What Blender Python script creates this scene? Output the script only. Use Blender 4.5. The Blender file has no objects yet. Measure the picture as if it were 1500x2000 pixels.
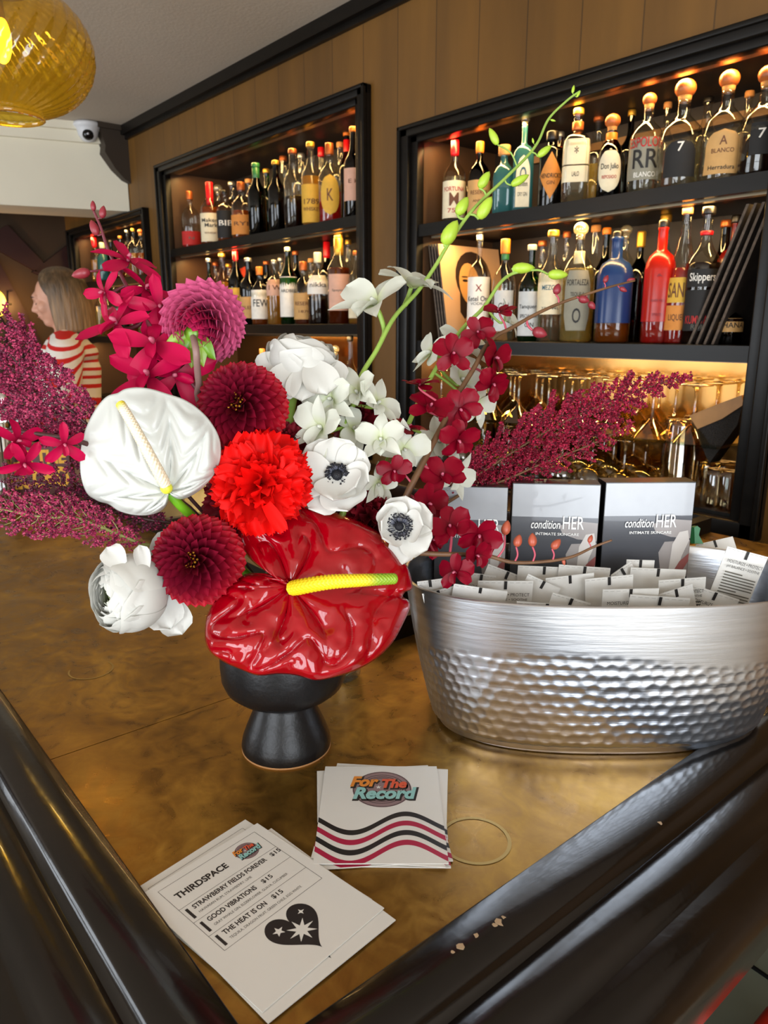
import bpy, bmesh, math, random
from mathutils import Vector, Matrix, noise
random.seed(11)
PI = math.pi
S = bpy.context.scene
C = S.collection
V = Vector
# ---------------------------------------------------------------- camera
FPX = 1450.0
PIT = math.atan(357/1450.0)
CP, SP = math.cos(PIT), math.sin(PIT)
YAW = math.atan(1786/math.hypot(1450, 357))
F2 = V((-math.sin(YAW), math.cos(YAW), 0)); R3 = V((math.cos(YAW), math.sin(YAW), 0))
F3 = F2*CP + V((0, 0, -SP)); U3 = R3.cross(F3)
CAM = V((0, 0, 1.47))
cd = bpy.data.cameras.new('camera'); cam = bpy.data.objects.new('camera', cd); C.objects.link(cam)
cam.location = CAM; cam.rotation_euler = F3.to_track_quat('-Z', 'Y').to_euler()
cd.sensor_fit = 'VERTICAL'; cd.sensor_height = 32.0; cd.lens = 32.0*FPX/2000.0
cd.clip_start = 0.02; cd.clip_end = 60
cd.dof.use_dof = True; cd.dof.focus_distance = 0.68; cd.dof.aperture_fstop = 13.0
S.camera = cam
# ---------------------------------------------------------------- view, world, daylight
S.view_settings.view_transform = 'Standard'; S.view_settings.look = 'None'
S.view_settings.gamma = 1.0; S.view_settings.use_curve_mapping = False
S.view_settings.exposure = 0.0
try:
    S.cycles.transparent_max_bounces = 40; S.cycles.max_bounces = 10
    S.cycles.sample_clamp_indirect = 6.0
except Exception: pass
w = bpy.data.worlds.new('World'); S.world = w; w.use_nodes = True
w.node_tree.nodes['Background'].inputs[0].default_value = (0.75, 0.85, 1.0, 1)
w.node_tree.nodes['Background'].inputs[1].default_value = 1.0

def area(name, loc, target, sx, sy, power, col):
    l = bpy.data.lights.new(name, 'AREA'); l.shape = 'RECTANGLE'; l.size = sx; l.size_y = sy
    l.energy = power; l.color = col
    o = bpy.data.objects.new(name, l); C.objects.link(o); o.location = loc
    o.rotation_euler = (V(target)-V(loc)).to_track_quat('-Z', 'Y').to_euler()
    return o
# daylight through the street windows behind and to the right of the camera
area('daylight_front_window', (0.35, -2.72, 1.30), (0.2, 1.0, 1.45), 1.9, 2.0, 100, (0.90, 0.95, 1.0))
area('daylight_side_window', (2.52, -0.9, 1.30), (-1.0, -0.7, 1.45), 1.9, 2.0, 100, (0.90, 0.95, 1.0))
area('added_far_left_fill', (-3.4, -2.72, 1.30), (-3.4, 1.0, 1.5), 1.9, 2.0, 70, (0.90, 0.95, 1.0))  # added fill at an invented window, brightens the left ceiling, beam and person

# ---------------------------------------------------------------- pixel rays -> places in the room
def ray(x, y): return R3*(x-750) + U3*(1000-y) + F3*FPX
def P(x, y, d): return CAM + ray(x, y)*(d/FPX)
def atz(x, y, z): r = ray(x, y); return CAM + r*((z-CAM.z)/r.z)
def atY(x, y, Y): r = ray(x, y); return CAM + r*(Y/r.y)
def atX(x, y, X): r = ray(x, y); return CAM + r*(X/r.x)
def cdir(a, b, c): return (R3*a + U3*b - F3*c).normalized()
def depth(p): return (V(p)-CAM).dot(F3)

# ---------------------------------------------------------------- materials
def lin(c):
    if isinstance(c, str):
        c = tuple(int(c[i:i+2], 16)/255 for i in (0, 2, 4))
    return tuple((x/12.92 if x <= .04045 else ((x+.055)/1.055)**2.4) for x in c[:3]) + (1,)
MC = {}
def mat(name, col, rough=.5, metal=0, coat=0, noise_amt=0, noise_scale=20, bump=0, bump_scale=60, emis=None, estr=0, vcol=False, sss=0, spec=.5, stretch=None, trans=0, back=None, transl=0):
    if name in MC: return MC[name]
    m = bpy.data.materials.new(name); m.use_nodes = True; MC[name] = m
    nt = m.node_tree; b = nt.nodes['Principled BSDF']; L = nt.links
    c = lin(col)
    b.inputs['Base Color'].default_value = c
    b.inputs['Roughness'].default_value = rough; b.inputs['Metallic'].default_value = metal
    b.inputs['Coat Weight'].default_value = coat; b.inputs['Specular IOR Level'].default_value = spec
    if trans: b.inputs['Transmission Weight'].default_value = trans
    if sss:
        b.inputs['Subsurface Weight'].default_value = sss
        b.inputs['Subsurface Radius'].default_value = (.004, .002, .001)
    if emis:
        b.inputs['Emission Color'].default_value = lin(emis); b.inputs['Emission Strength'].default_value = estr
    src = None
    tc = None
    def coords():
        nonlocal tc
        if tc: return tc
        t = nt.nodes.new('ShaderNodeTexCoord'); mp = nt.nodes.new('ShaderNodeMapping')
        L.new(t.outputs['Object'], mp.inputs[0])
        if stretch: mp.inputs['Scale'].default_value = stretch
        tc = mp.outputs[0]; return tc
    if noise_amt:
        n = nt.nodes.new('ShaderNodeTexNoise'); n.inputs['Scale'].default_value = noise_scale; n.inputs['Detail'].default_value = 6
        L.new(coords(), n.inputs['Vector'])
        r = nt.nodes.new('ShaderNodeMapRange'); r.inputs[1].default_value = .3; r.inputs[2].default_value = .7
        r.inputs[3].default_value = 1-noise_amt; r.inputs[4].default_value = 1+noise_amt
        L.new(n.outputs[0], r.inputs[0])
        mx = nt.nodes.new('ShaderNodeVectorMath'); mx.operation = 'SCALE'; mx.inputs[0].default_value = c[:3]
        L.new(r.outputs[0], mx.inputs['Scale']); src = mx.outputs[0]
    if vcol:
        a = nt.nodes.new('ShaderNodeAttribute'); a.attribute_name = 'Col'
        mx = nt.nodes.new('ShaderNodeVectorMath'); mx.operation = 'MULTIPLY'
        if src: L.new(src, mx.inputs[0])
        else: mx.inputs[0].default_value = c[:3]
        L.new(a.outputs['Color'], mx.inputs[1]); src = mx.outputs[0]
    if back:
        g = nt.nodes.new('ShaderNodeNewGeometry'); mx = nt.nodes.new('ShaderNodeMix'); mx.data_type = 'RGBA'
        L.new(g.outputs['Backfacing'], mx.inputs[0])
        if src: L.new(src, mx.inputs[6])
        else: mx.inputs[6].default_value = c
        mx.inputs[7].default_value = lin(back); src = mx.outputs[2]
    if src: L.new(src, b.inputs['Base Color'])
    if bump:
        n = nt.nodes.new('ShaderNodeTexNoise'); n.inputs['Scale'].default_value = bump_scale; n.inputs['Detail'].default_value = 4
        L.new(coords(), n.inputs['Vector'])
        bp = nt.nodes.new('ShaderNodeBump'); bp.inputs['Strength'].default_value = bump; bp.inputs['Distance'].default_value = .01
        L.new(n.outputs[0], bp.inputs['Height']); L.new(bp.outputs[0], b.inputs['Normal'])
    if transl:
        tr = nt.nodes.new('ShaderNodeBsdfTranslucent'); tr.inputs[0].default_value = c
        if src: L.new(src, tr.inputs[0])
        ms = nt.nodes.new('ShaderNodeMixShader'); ms.inputs[0].default_value = transl
        out = nt.nodes['Material Output']
        L.new(b.outputs[0], ms.inputs[1]); L.new(tr.outputs[0], ms.inputs[2]); L.new(ms.outputs[0], out.inputs[0])
    return m
def glass(name, tint, gloss=.9, base=.05, body=0.0, rough=.02):
    """clear or tinted thin glass: tinted see-through plus an edge-weighted gloss; body = milky share"""
    if name in MC: return MC[name]
    m = bpy.data.materials.new(name); m.use_nodes = True; MC[name] = m
    nt = m.node_tree; L = nt.links; nt.nodes.remove(nt.nodes['Principled BSDF']); out = nt.nodes['Material Output']
    t = nt.nodes.new('ShaderNodeBsdfTransparent'); t.inputs[0].default_value = lin(tint)
    g = nt.nodes.new('ShaderNodeBsdfGlossy'); g.inputs['Roughness'].default_value = rough
    lw = nt.nodes.new('ShaderNodeLayerWeight'); lw.inputs[0].default_value = .5
    pw = nt.nodes.new('ShaderNodeMath'); pw.operation = 'POWER'; pw.inputs[1].default_value = 3.0
    L.new(lw.outputs['Facing'], pw.inputs[0])
    ma = nt.nodes.new('ShaderNodeMath'); ma.operation = 'MULTIPLY_ADD'; ma.inputs[1].default_value = gloss-base; ma.inputs[2].default_value = base
    L.new(pw.outputs[0], ma.inputs[0])
    src = t.outputs[0]
    if body:
        d = nt.nodes.new('ShaderNodeBsdfDiffuse'); d.inputs[0].default_value = lin(tint)
        tl = nt.nodes.new('ShaderNodeBsdfTranslucent'); tl.inputs[0].default_value = lin(tint)
        a = nt.nodes.new('ShaderNodeMixShader'); a.inputs[0].default_value = .5
        L.new(d.outputs[0], a.inputs[1]); L.new(tl.outputs[0], a.inputs[2])
        m2 = nt.nodes.new('ShaderNodeMixShader'); m2.inputs[0].default_value = body
        L.new(src, m2.inputs[1]); L.new(a.outputs[0], m2.inputs[2]); src = m2.outputs[0]
    m1 = nt.nodes.new('ShaderNodeMixShader')
    L.new(ma.outputs[0], m1.inputs[0]); L.new(src, m1.inputs[1]); L.new(g.outputs[0], m1.inputs[2])
    L.new(m1.outputs[0], out.inputs[0])
    return m

# ---------------------------------------------------------------- mesh builder
MW = {}
class MB:
    def __init__(s): s.v = []; s.f = []; s.mi = []; s.sm = []; s.c = []; s.mats = []
    def add(s, vs, fs, m, M=None, smooth=True, col=(1, 1, 1)):
        if m not in s.mats: s.mats.append(m)
        k = s.mats.index(m); o = len(s.v)
        for i, p in enumerate(vs):
            p = V(p)
            s.v.append(M @ p if M is not None else p)
            s.c.append(col[i] if isinstance(col, list) else col)
        for f in fs: s.f.append([i+o for i in f]); s.mi.append(k); s.sm.append(smooth)
    def box(s, c, sz, m, M=None):
        x, y, z = sz[0]/2, sz[1]/2, sz[2]/2; c = V(c)
        vs = [c+V((a*x, b*y, d*z)) for d in (-1, 1) for b in (-1, 1) for a in (-1, 1)]
        s.add(vs, [(0, 2, 3, 1), (4, 5, 7, 6), (0, 1, 5, 4), (2, 6, 7, 3), (0, 4, 6, 2), (1, 3, 7, 5)], m, M, False)
    def rbox(s, c, sz, m, r=.004, M=None, seg=3):
        """box with rounded vertical and horizontal edges"""
        bm = bmesh.new(); bmesh.ops.create_cube(bm, size=1)
        for v in bm.verts: v.co = V((v.co.x*sz[0], v.co.y*sz[1], v.co.z*sz[2])) + V(c)
        bmesh.ops.bevel(bm, geom=bm.edges[:], offset=r, segments=seg, affect='EDGES', profile=.5)
        s.add([v.co.copy() for v in bm.verts], [[v.index for v in f.verts] for f in bm.faces], m, M, True); bm.free()
    def lathe(s, prof, m, M=None, n=28, sec=None, col=(1, 1, 1), smooth=True):
        vs = []; fs = []; cc = []
        for j, (r, z) in enumerate(prof):
            for i in range(n):
                a = 2*PI*i/n; k = sec(a) if sec else (1, 1)
                vs.append((r*math.cos(a)*k[0], r*math.sin(a)*k[1], z)); cc.append(col[j] if isinstance(col, list) else col)
        for j in range(len(prof)-1):
            for i in range(n):
                a, b = j*n+i, j*n+(i+1) % n; fs.append((a, b, b+n, a+n))
        if prof[0][0] > 1e-5: fs.append(list(range(n))[::-1])
        if prof[-1][0] > 1e-5: fs.append([(len(prof)-1)*n+i for i in range(n)])
        s.add(vs, fs, m, M, smooth, cc)
    def open_lathe(s, prof, m, M=None, n=28, sec=None, col=(1, 1, 1)):
        vs = []; fs = []
        for r, z in prof:
            for i in range(n):
                a = 2*PI*i/n; k = sec(a) if sec else (1, 1)
                vs.append((r*math.cos(a)*k[0], r*math.sin(a)*k[1], z))
        for j in range(len(prof)-1):
            for i in range(n):
                a, b = j*n+i, j*n+(i+1) % n; fs.append((a, b, b+n, a+n))
        s.add(vs, fs, m, M, True, col)
    def ball(s, c, r, m, M=None, n=14, k=9, col=(1, 1, 1)):
        if not hasattr(r, '__len__'): r = (r, r, r)
        T = Matrix.Translation(V(c)) @ Matrix.Diagonal((r[0], r[1], r[2], 1))
        if M is not None: T = M @ T
        s.lathe([(math.sin(PI*j/k) if 0 < j < k else 1e-6, -math.cos(PI*j/k)) for j in range(k+1)], m, T, n, col=col)
    def tube(s, pts, rad, m, n=8, M=None, col=(1, 1, 1), caps=True):
        pts = [V(p) for p in pts]
        if not hasattr(rad, '__len__'): rad = [rad]*len(pts)
        vs = []; fs = []; cc = []
        t = (pts[1]-pts[0]).normalized(); x = t.orthogonal().normalized()
        for i, p in enumerate(pts):
            a = pts[max(0, i-1)]; b = pts[min(len(pts)-1, i+1)]
            t = (b-a).normalized() if (b-a).length > 1e-9 else t
            x = (x-t*x.dot(t)).normalized(); y = t.cross(x)
            for k in range(n):
                an = 2*PI*k/n; vs.append(p+(x*math.cos(an)+y*math.sin(an))*rad[i]); cc.append(col[i] if isinstance(col, list) else col)
        for j in range(len(pts)-1):
            for i in range(n):
                a, b = j*n+i, j*n+(i+1) % n; fs.append((a, b, b+n, a+n))
        if caps: fs.append(list(range(n))[::-1]); fs.append([(len(pts)-1)*n+i for i in range(n)])
        s.add(vs, fs, m, M, True, cc)
    def surf(s, fn, nu, nv, m, M=None, cf=None, closed=False):
        vs = []; cc = []; fs = []
        for j in range(nv+1):
            for i in range(nu+1 if not closed else nu):
                vs.append(fn(i/nu, j/nv)); cc.append(cf(i/nu, j/nv) if cf else (1, 1, 1))
        w_ = nu if closed else nu+1
        for j in range(nv):
            for i in range(nu):
                a = j*w_+i; b = j*w_+(i+1) % w_; fs.append((a, b, b+w_, a+w_))
        s.add(vs, fs, m, M, True, cc)
    def poly(s, pts, m, M=None, z=0, th=0):
        """flat filled outline in the xy plane, optional thickness"""
        n = len(pts); vs = [(p[0], p[1], z+th) for p in pts]; fs = [list(range(n))]
        if th:
            vs += [(p[0], p[1], z) for p in pts]; fs.append([n+i for i in range(n)][::-1])
            for i in range(n): j = (i+1) % n; fs.append((i, n+i, n+j, j))
        s.add(vs, fs, m, M, False)
    def band(s, top, bot, m, M=None, z=0):
        n = len(top); s.add([(p[0], p[1], z) for p in bot]+[(p[0], p[1], z) for p in top],
              [(i, i+1, n+i+1, n+i) for i in range(n-1)], m, M, False)
    def text(s, body, m, M, w_=None, h=None, bold=0, shear=0, wrap=None, space=1.0):
        vs, fs = text_mesh(body, bold, shear, space)
        xs = [p[0] for p in vs]; ys = [p[1] for p in vs]
        bw, bh = max(xs)-min(xs), max(ys)-min(ys); cx, cy = (max(xs)+min(xs))/2, (max(ys)+min(ys))/2
        kx = w_/bw if w_ else h/bh; ky = h/bh if h else kx
        out = [((x-cx)*kx, (y-cy)*ky, 0) for x, y in vs]
        if wrap: out = [wrap(p) for p in out]
        s.add(out, fs, m, M, False)
    def build(s, name, parent=None, local=False, origin=None, solid=None, extra=None):
        me = bpy.data.meshes.new(name)
        vs = s.v
        if parent is not None and not local:
            I = MW[parent.name].inverted(); vs = [I @ p for p in vs]
        if origin is not None: o_ = V(origin); vs = [p-o_ for p in vs]
        me.from_pydata([tuple(p) for p in vs], [], s.f)
        for m in s.mats: me.materials.append(m)
        me.polygons.foreach_set('material_index', s.mi); me.polygons.foreach_set('use_smooth', s.sm)
        ca = me.color_attributes.new('Col', 'FLOAT_COLOR', 'POINT')
        flat = []
        for c in s.c: flat += [c[0], c[1], c[2], 1]
        ca.data.foreach_set('color', flat)
        me.validate(); me.update()
        ob = bpy.data.objects.new(name, me); C.objects.link(ob)
        if parent is not None: ob.parent = parent; MW[ob.name] = MW[parent.name]
        if origin is not None: ob.location = origin; MW[ob.name] = Matrix.Translation(V(origin))
        elif parent is None: MW[ob.name] = Matrix.Identity(4)
        if solid:
            md = ob.modifiers.new('thickness', 'SOLIDIFY'); md.thickness = solid; md.offset = 0
        return ob
TM = {}
def text_mesh(body, bold=0, shear=0, space=1.0):
    k = (body, bold, shear, space)
    if k in TM: return TM[k]
    cu = bpy.data.curves.new('txt', 'FONT'); cu.body = body; cu.offset = bold; cu.shear = shear; cu.resolution_u = 3; cu.space_character = space
    ob = bpy.data.objects.new('txt', cu); C.objects.link(ob)
    dg = bpy.context.evaluated_depsgraph_get(); dg.update()
    me = bpy.data.meshes.new_from_object(ob.evaluated_get(dg))
    r = ([(v.co.x, v.co.y) for v in me.vertices], [list(p.vertices) for p in me.polygons])
    bpy.data.objects.remove(ob); bpy.data.curves.remove(cu); bpy.data.meshes.remove(me)
    TM[k] = r; return r
def thing(name, label, cat, loc=(0, 0, 0), rotz=0, group=None, kind=None):
    o = bpy.data.objects.new(name, None); C.objects.link(o); o.empty_display_size = .02
    o.location = loc; o.rotation_euler = (0, 0, rotz); tag(o, label, cat, group, kind)
    MW[o.name] = Matrix.Translation(V(loc)) @ Matrix.Rotation(rotz, 4, 'Z'); return o
def tag(o, label=None, cat=None, group=None, kind=None):
    if label: o['label'] = label
    if cat: o['category'] = cat
    if group: o['group'] = group
    if kind: o['kind'] = kind
    return o
def dup(root, loc, rotz, label=None, group=None):
    r = root.copy(); C.objects.link(r); r.location = loc; r.rotation_euler = (0, 0, rotz)
    if label: r['label'] = label
    if group: r['group'] = group
    for ch in list(root.children):
        c = ch.copy(); C.objects.link(c); c.parent = r
        for g in ch.children: d = g.copy(); C.objects.link(d); d.parent = c
    return r
def struct(name, mb, **k):
    o = mb.build(name, **k); o['kind'] = 'structure'; return o
def mrot(rx=0, ry=0, rz=0): return Matrix.Rotation(rz, 4, 'Z') @ Matrix.Rotation(ry, 4, 'Y') @ Matrix.Rotation(rx, 4, 'X')
def pm(o, y, z):
    y = V(y).normalized(); z = V(z); x = y.cross(z).normalized(); z = x.cross(y)
    return Matrix(((x.x, y.x, z.x, o[0]), (x.y, y.y, z.y, o[1]), (x.z, y.z, z.z, o[2]), (0, 0, 0, 1)))
def fz(o, z, hint=None):
    """frame whose Z looks along z"""
    z = V(z).normalized(); hint = V(hint) if hint is not None else U3
    x = hint.cross(z)
    if x.length < 1e-4: x = z.orthogonal()
    x.normalize(); y = z.cross(x)
    return Matrix(((x.x, y.x, z.x, o[0]), (x.y, y.y, z.y, o[1]), (x.z, y.z, z.z, o[2]), (0, 0, 0, 1)))
def crom(pts, n, closed=False):
    """Catmull-Rom through points, n samples per span"""
    pts = [V(p) for p in pts]; N = len(pts); out = []
    spans = N if closed else N-1
    for i in range(spans):
        if closed: a, b, c, d = pts[(i-1) % N], pts[i], pts[(i+1) % N], pts[(i+2) % N]
        else: a, b, c, d = pts[max(i-1, 0)], pts[i], pts[i+1], pts[min(i+2, N-1)]
        for k in range(n):
            t = k/n
            out.append(.5*((2*b)+(c-a)*t+(2*a-5*b+4*c-d)*t*t+(3*b-a-3*c+d)*t**3))
    if not closed: out.append(pts[-1])
    return out
def lerp(a, b, t): return a+(b-a)*t
def mixc(a, b, t): return tuple(x+(y-x)*t for x, y in zip(a, b))
def sstep(a, b, x): t = max(0, min(1, (x-a)/(b-a))); return t*t*(3-2*t)
CT = 1.07      # counter height

# ================================================================ SETTING
def wood_wall_mat():
    m = mat('panelled_wood_wall', '6b4816', .55, noise_amt=.2, noise_scale=3, stretch=(3, 3, .5), bump=.05, bump_scale=30)
    nt = m.node_tree; L = nt.links; b = nt.nodes['Principled BSDF']
    tc = nt.nodes.new('ShaderNodeTexCoord'); sx = nt.nodes.new('ShaderNodeSeparateXYZ'); L.new(tc.outputs['Object'], sx.inputs[0])
    def M_(op, *a):
        n = nt.nodes.new('ShaderNodeMath'); n.operation = op
        for i, v in enumerate(a):
            if isinstance(v, (int, float)): n.inputs[i].default_value = v
            else: L.new(v, n.inputs[i])
        return n.outputs[0]
    q = M_('DIVIDE', M_('ADD', sx.outputs[0], 10.0), .163)
    fr = M_('FRACT', q); fl = M_('FLOOR', q)
    wn = nt.nodes.new('ShaderNodeTexWhiteNoise'); wn.noise_dimensions = '1D'; L.new(fl, wn.inputs['W'])
    tint = M_('MULTIPLY_ADD', wn.outputs['Value'], .22, .89)
    gr = M_('GREATER_THAN', M_('ABSOLUTE', M_('SUBTRACT', fr, .5)), .488)
    k = M_('MULTIPLY', tint, M_('MULTIPLY_ADD', gr, -.5, 1.0))
    old = b.inputs['Base Color'].links[0].from_socket
    vm = nt.nodes.new('ShaderNodeVectorMath'); vm.operation = 'SCALE'; L.new(old, vm.inputs[0]); L.new(k, vm.inputs['Scale'])
    L.new(vm.outputs[0], b.inputs['Base Color']); return m
WOOD = wood_wall_mat()
BLK = mat('black_stained_wood', '0f0c09', .36, noise_amt=.3, noise_scale=12, stretch=(1, 1, 6), coat=.0, spec=.28)
BLKL = mat('black_lacquer_rail', '100b08', .20, noise_amt=.5, noise_scale=9, coat=.18, spec=.4, bump=.06, bump_scale=26)
DARKIN = mat('dark_niche_interior', '241a12', .5, noise_amt=.2)
CEIL = mat('grey_beige_ceiling', 'c4b8a8', .9, bump=.1, bump_scale=90, noise_amt=.03, noise_scale=2)
BEAM = mat('cream_beam_paint', 'e2dcc8', .75, noise_amt=.02, noise_scale=5)
ZC = 2.44
XL, XR, YF = -5.15, 2.6, -2.8
b = MB(); b.box(((XL+XR)/2, -.5, -.03), (XR-XL+.4, 5.2, .06), mat('pale_wood_floor', 'c4b8a4', .5, noise_amt=.1)); struct('floor', b)
b = MB(); b.box(((XL+XR)/2, -.5, ZC+.03), (XR-XL+.4, 5.2, .06), CEIL); struct('ceiling', b)
# the bottle niches in the back wall: x0, x1, z0, z1, shelf heights
NI = [(-4.86, -3.70, 1.03, 2.045, (1.74, 1.43)), (-3.54, -1.975, 1.03, 2.205, (1.835, 1.488)), (-1.817, -.655, 1.03, 2.048, (1.775, 1.437))]
b = MB(); xs = [XL]
WY = 1.6; TH = .4
cur = XL
for x0, x1, z0, z1, _ in NI:
    for a, c, d, e in ((cur, x0+.03, 0, ZC), (x0+.03, x1-.03, z1-.03, ZC), (x0+.03, x1-.03, 0, z0)):
        b.box(((a+c)/2, WY+TH/2, (d+e)/2), (c-a, TH, e-d), WOOD)
    cur = x1-.03
b.box(((cur+XR)/2, WY+TH/2, ZC/2), (XR-cur, TH, ZC), WOOD)
b.box(((XL+XR)/2, WY+TH+.02, ZC/2), (XR-XL, .03, ZC), DARKIN)
struct('wall_back', b)
# black cove strip where panelling meets the ceiling
b = MB(); b.box(((-3.9+XR)/2, WY-.018, ZC-.021), (XR+3.9, .036, .042), BLK); b.box(((-3.9+XR)/2, WY-.008, ZC-.05), (XR+3.9, .016, .02), BLK); struct('trim_1', b)
# left end wall, panelled, with dark crossing boards
LW = -4.95
b = MB(); b.box((LW-.05, -.5, ZC/2), (.1, 4.8, ZC), mat('brown_end_wall', '3c2c1a', .7, noise_amt=.1, noise_scale=4)); struct('wall_left', b)
b = MB(); MAR = mat('dark_maroon_board', '2a0f10', .5)
def quadX(pts, x, th, m):
    q = [atX(px, py, x) for px, py in pts]
    vs = q+[p+V((th, 0, 0)) for p in q]; n = len(q)
    b.add(vs, [list(range(n)), [n+i for i in range(n)][::-1]]+[(i, (i+1) % n, n+(i+1) % n, n+i) for i in range(n)], m, None, False)
quadX([(-40, 470), (12, 440), (95, 527), (70, 532)], LW, .03, MAR)
quadX([(60, 532), (140, 470), (200, 440), (200, 470), (140, 520), (95, 545)], LW, .03, MAR)
quadX([(-60, 520), (-10, 500), (90, 690), (50, 700)], LW, .03, MAR)
quadX([(12, 570), (22, 570), (22, 720), (12, 720)], LW, .05, MAR)
struct('trim_2', b)
# street side walls with their windows (behind the camera), plus an added opening at far left
PL = mat('warm_white_plaster', 'd8d0c0', .9)
def wall_with_window(name, axis, pos, lo, hi, w0, w1, s0, s1, th, more=None):
    b = MB()
    R_ = [(lo, w0, 0, ZC), (w1, hi, 0, ZC), (w0, w1, 0, s0), (w0, w1, s1, ZC)]
    if more: R_ = [(lo, more[0], 0, ZC), (more[0], more[1], 0, s0), (more[0], more[1], s1, ZC), (more[1], w0, 0, ZC)]+R_[1:]
    for a, c, d, e in R_:
        if axis == 'y': b.box(((a+c)/2, pos+th/2, (d+e)/2), (c-a, abs(th), e-d), PL)
        else: b.box((pos+th/2, (a+c)/2, (d+e)/2), (abs(th), c-a, e-d), PL)
    struct(name, b)
wall_with_window('wall_front', 'y', YF+.1, XL, XR, -.65, 1.35, .25, 2.3, -.1, (-4.4, -2.4))
wall_with_window('wall_right', 'x', XR-.1+.1, YF, 2.0, -1.9, .1, .25, 2.3, .1)
def frame_mb(axis, pos, w0, w1, s0, s1):
    b = MB()
    for t in [w0+.02, w0+(w1-w0)/3, w0+(w1-w0)*2/3, w1-.02]:
        if axis == 'y': b.box((t, pos, (s0+s1)/2), (.05, .06, s1-s0), BLK)
        else: b.box((pos, t, (s0+s1)/2), (.06, .05, s1-s0), BLK)
    for z in (s0+.02, s0+(s1-s0)*.62, s1-.02):
        if axis == 'y': b.box(((w0+w1)/2, pos, z), (w1-w0, .06, .04), BLK)
        else: b.box((pos, (w0+w1)/2, z), (.06, w1-w0, .04), BLK)
    return b
struct('window_1', frame_mb('y', YF+.12, -.65, 1.35, .25, 2.3)); struct('window_2', frame_mb('x', XR-.03, -1.9, .1, .25, 2.3)); struct('added_window_3', frame_mb('y', YF+.12, -4.4, -2.4, .25, 2.3))  # the third frame is an unseen window, added only for its fill light
# dropped cream beam with crown moulding, running away from the wall at an angle
pA = atz(207, 247, ZC); pB = atz(0, 228, ZC); du = (pB-pA).normalized(); nrm = V((-du.y, du.x, 0))
if nrm.dot(CAM-pA) < 0: nrm = -nrm
def on_face(px, py):
    r = ray(px, py); t = (pA-CAM).dot(nrm)/r.dot(nrm); return CAM+r*t
zb = (on_face(245, 412).z+on_face(0, 400).z)/2
tw = (on_face(247, 330)-pA).dot(du)          # where the beam dies into the panelling
def beam(name, o0, o1, z0, z1, m, s0=None, s1=2.75):
    b = MB(); s0 = tw if s0 is None else s0
    q = [pA+du*s0+nrm*o0, pA+du*s1+nrm*o0, pA+du*s1+nrm*o1, pA+du*s0+nrm*o1]
    vs = [V((p.x, p.y, z0)) for p in q]+[V((p.x, p.y, z1)) for p in q]
    b.add(vs, [(3, 2, 1, 0), (4, 5, 6, 7), (0, 1, 5, 4), (1, 2, 6, 5), (2, 3, 7, 6), (3, 0, 4, 7)], m, None, False)
    return b
struct('trim_3', beam('beam', -.30, 0, zb, ZC, BEAM))
bb = beam('crown', 0, .05, ZC-.035, ZC, BEAM, 0.0); c2 = beam('c', 0, .025, ZC-.085, ZC-.035, BEAM, 0.0)
bb.add(c2.v, c2.f, BEAM, None, False); struct('trim_4', bb)
# carved dark corbel in the corner of beam and panelling
def corbel():
    b = MB(); q0 = atY(222, 250, WY-.06)
    x0, x1 = atY(208, 260, WY).x-.02, atY(249, 260, WY).x
    prof = [(0, 0), (.13, 0), (.13, -.05), (.115, -.10), (.12, -.13), (.075, -.20), (.03, -.245), (0, -.26)]
    vs = []; n = len(prof)
    for x in (x0, x1): vs += [(x, WY-p[0], ZC+p[1]-.0) for p in prof]
    b.add(vs, [list(range(n)), [n+i for i in range(n)][::-1]]+[(i, (i+1) % n, n+(i+1) % n, n+i) for i in range(n)], mat('dark_carved_wood', '33281d', .6), None, False)
    b.box(((x0+x1)/2, WY-.07, ZC-.012), (x1-x0+.03, .16, .024), mat('dark_carved_wood', '33281d', .6))
    o = b.build('ceiling_corbel', origin=((x0+x1)/2, WY, ZC-.26)); tag(o, 'dark carved wooden corbel in the corner where the cream beam meets the panelling', 'corbel')
corbel()
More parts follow.
